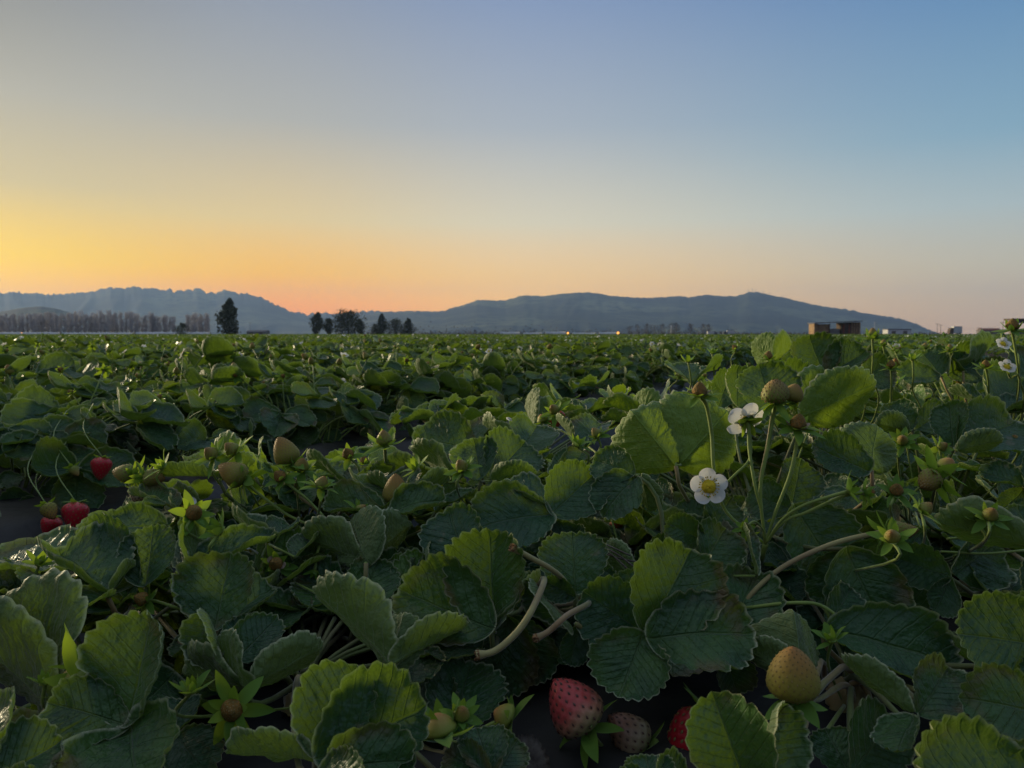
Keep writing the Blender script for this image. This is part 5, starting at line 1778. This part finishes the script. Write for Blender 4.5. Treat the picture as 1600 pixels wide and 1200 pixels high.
for n_, (r, x, y, bed) in enumerate(spots):
    k = -1 if bed == -1 else 0 if bed == 0 else 1 if bed > 0 else -2
    lab, grp = LAB[k]
    hgt = PR.uniform(.82, 1.12) if bed != -1 else PR.uniform(.90, 1.0)
    if r < 4.2:
        e = empty('strawberry_plant', (x, y, .30), lab, 'strawberry plant', grp)
        e.rotation_euler = (0, 0, PR.uniform(0, 6.28))
        add_parts(e, PR, (30 if bed == -1 else PR.randint(22, 28)) if r < 2.6 else 20, hgt, PR.choice([0, 0, 1, 1]), PR.choice([4, 5, 6, 7]), .22 if bed == -1 else .1, skirt=7 if bed == -1 else 10, low=.92 if bed == -1 else .75)
    else:
        o = link('strawberry_plant', PR.choice(FARPLANT), None)
        o.location = (x, y, .30)
        o.rotation_euler = (0, 0, PR.uniform(0, 6.28))
        o.scale = (hgt * PR.uniform(.95, 1.2),) * 2 + (hgt,)
        tag(o, lab, 'strawberry plant', grp)

# berries that show on the far side of the furrow at the left
e0 = min((o for o in COL.objects if o.name.startswith('strawberry_plant') and o.parent is None and o.get('group') == LAB[-1][1]), key=lambda o: (o.location - at(100, 800, 1.1)).length)
e0['label'] = 'strawberry plant at far left across the furrow, red berries hanging over the plastic'
bpy.context.view_layer.update()
for px, py, d, kind, sc, ax, lb in [(160, 714, 1.12, 'red', .95, (0, -.3, -.9), 'red berry hanging over the plastic'), (118, 784, 1.0, 'red', 1.08, (.1, -.3, -.9), 'large ripe red berry low on the bed side'),
                                (84, 806, 1.02, 'red', .85, (-.2, -.2, -.9), 'red berry in the deep shade'), (72, 788, .98, 'white', .85, (.5, -.3, -.6), 'pale unripe berry beside the red ones'), (112, 730, 1.08, 'green', .8, (.5, -.2, -.5), 'small green berry')]:
    o = link('strawberry', FRUITMESH[kind], e0)
    o.matrix_parent_inverse = e0.matrix_world.inverted()
    o.matrix_basis = basis(at(px, py, d), ax, 1.0, sc)
    o['label'] = lb
    link('calyx', SEPAL_FLAT[0], o)
    st = MB()
    a_ = at(px, py, d)
    st.tube([tuple(q) for q in smooth_path([a_, a_ + Vector((-.06, .06, .035)), a_ + Vector((-.12, .2, .06))], 5)], .0007, 5)
    s_ = st.build('stem', M['stem'], o)
    s_.matrix_parent_inverse = (e0.matrix_world @ (e0.matrix_world.inverted() @ basis(a_, ax, 1.0, sc))).inverted()

# ------------------------------------------------------------------ the far rows, past what one could count
g = np.random.default_rng(5)


def leafcloud(n, rmin, rmax, size, zj):
    """n leaf-sized folded blades on the beds between two distances"""
    y = np.sqrt(g.uniform((rmin * .8) ** 2, rmax ** 2, n * 3))
    x = g.uniform(-1, 1, n * 3) * (.70 * y + 1)
    s = x * CT - y * ST
    q = (s - BED0 + PITCHB / 2) % PITCHB - PITCHB / 2
    wgt = np.clip((.56 - np.abs(q)) / .16, 0, 1)
    ok = (g.random(len(x)) < wgt) & (np.hypot(x, y) > rmin) & (np.hypot(x, y) < rmax * 1.2)
    x, y, q = x[ok][:n], y[ok][:n], q[ok][:n]
    n = len(x)
    hump = np.sqrt(np.clip(1 - (q / .6) ** 2, 0, 1))
    z = .33 + (.17 * hump) * np.clip(1 - np.abs(g.normal(0, zj, n)), 0, 1.15) + .02 * np.sin(x * 3.1) * np.sin(y * 2.3)
    c = np.stack([x, y, z], 1)
    nn = g.normal(0, .55, (n, 3))
    nn[:, 2] = 1
    nn /= np.linalg.norm(nn, axis=1)[:, None]
    d = g.normal(0, 1, (n, 3))
    d -= nn * (d * nn).sum(1)[:, None]
    d /= np.linalg.norm(d, axis=1)[:, None]
    w_ = np.cross(nn, d)
    L = (size * g.uniform(.7, 1.25, n))[:, None]
    fold = g.uniform(.1, .4, n)[:, None]
    v = [c - d * L * .5, c + d * L * .5, c + w_ * L * .42 + nn * L * fold * .4 - d * L * .12, c + w_ * L * .33 + nn * L * fold * .3 + d * L * .3,
         c - w_ * L * .42 + nn * L * fold * .4 - d * L * .12, c - w_ * L * .33 + nn * L * fold * .3 + d * L * .3]
    V = np.stack(v, 1).reshape(-1, 3)
    b = np.arange(n) * 6
    F = np.concatenate([np.stack([b, b + 2, b + 3, b + 1], 1), np.stack([b + 1, b + 5, b + 4, b], 1)])
    return V, F.tolist()


mb = MB()
for n, a, b, sz, zj in [(46000, FARLIM * .98, 22, .075, .35), (36000, 20, 45, .12, .3), (26000, 42, 95, .22, .25)]:
    V, F = leafcloud(n, a, b, sz, zj)
    mb.add(V, F, 0)
# white blossoms and pale stems among them
V, F = leafcloud(550, FARLIM, 30, .03, .05)
V[:, 2] += .04
mb.add(V, F, 1)
V, F = leafcloud(3500, FARLIM, 30, .035, .05)
V[:, 2] += .035
mb.add(V, F, 2)
# low relief of the canopy in the distance
yy = np.geomspace(60, 500, 90)
xx = np.linspace(-1, 1, 160)
V = []
for i, y in enumerate(yy):
    for j, u in enumerate(xx):
        x = u * (.78 * y + 5)
        V.append((x, y, .40 + .035 * noise.noise((x * .8, y * .5, 2)) + .03 * noise.noise((x * 2.3, y, 5))))
F = [(i * 160 + j, i * 160 + j + 1, (i + 1) * 160 + j + 1, (i + 1) * 160 + j) for i in range(89) for j in range(159)]
mb.add(V, F, 3)
far = mb.build('strawberry_field', [M['leaf_low'], M['petal'], M['leaf_young'], M['canopy'] if 'canopy' in M else plain('far_canopy', (0.050, 0.085, 0.032), (0.032, 0.060, 0.028), 1.3, .9, .1, .6)])
tag(far, 'far rows of strawberry plants reaching to the horizon', 'crop field', kind='stuff')
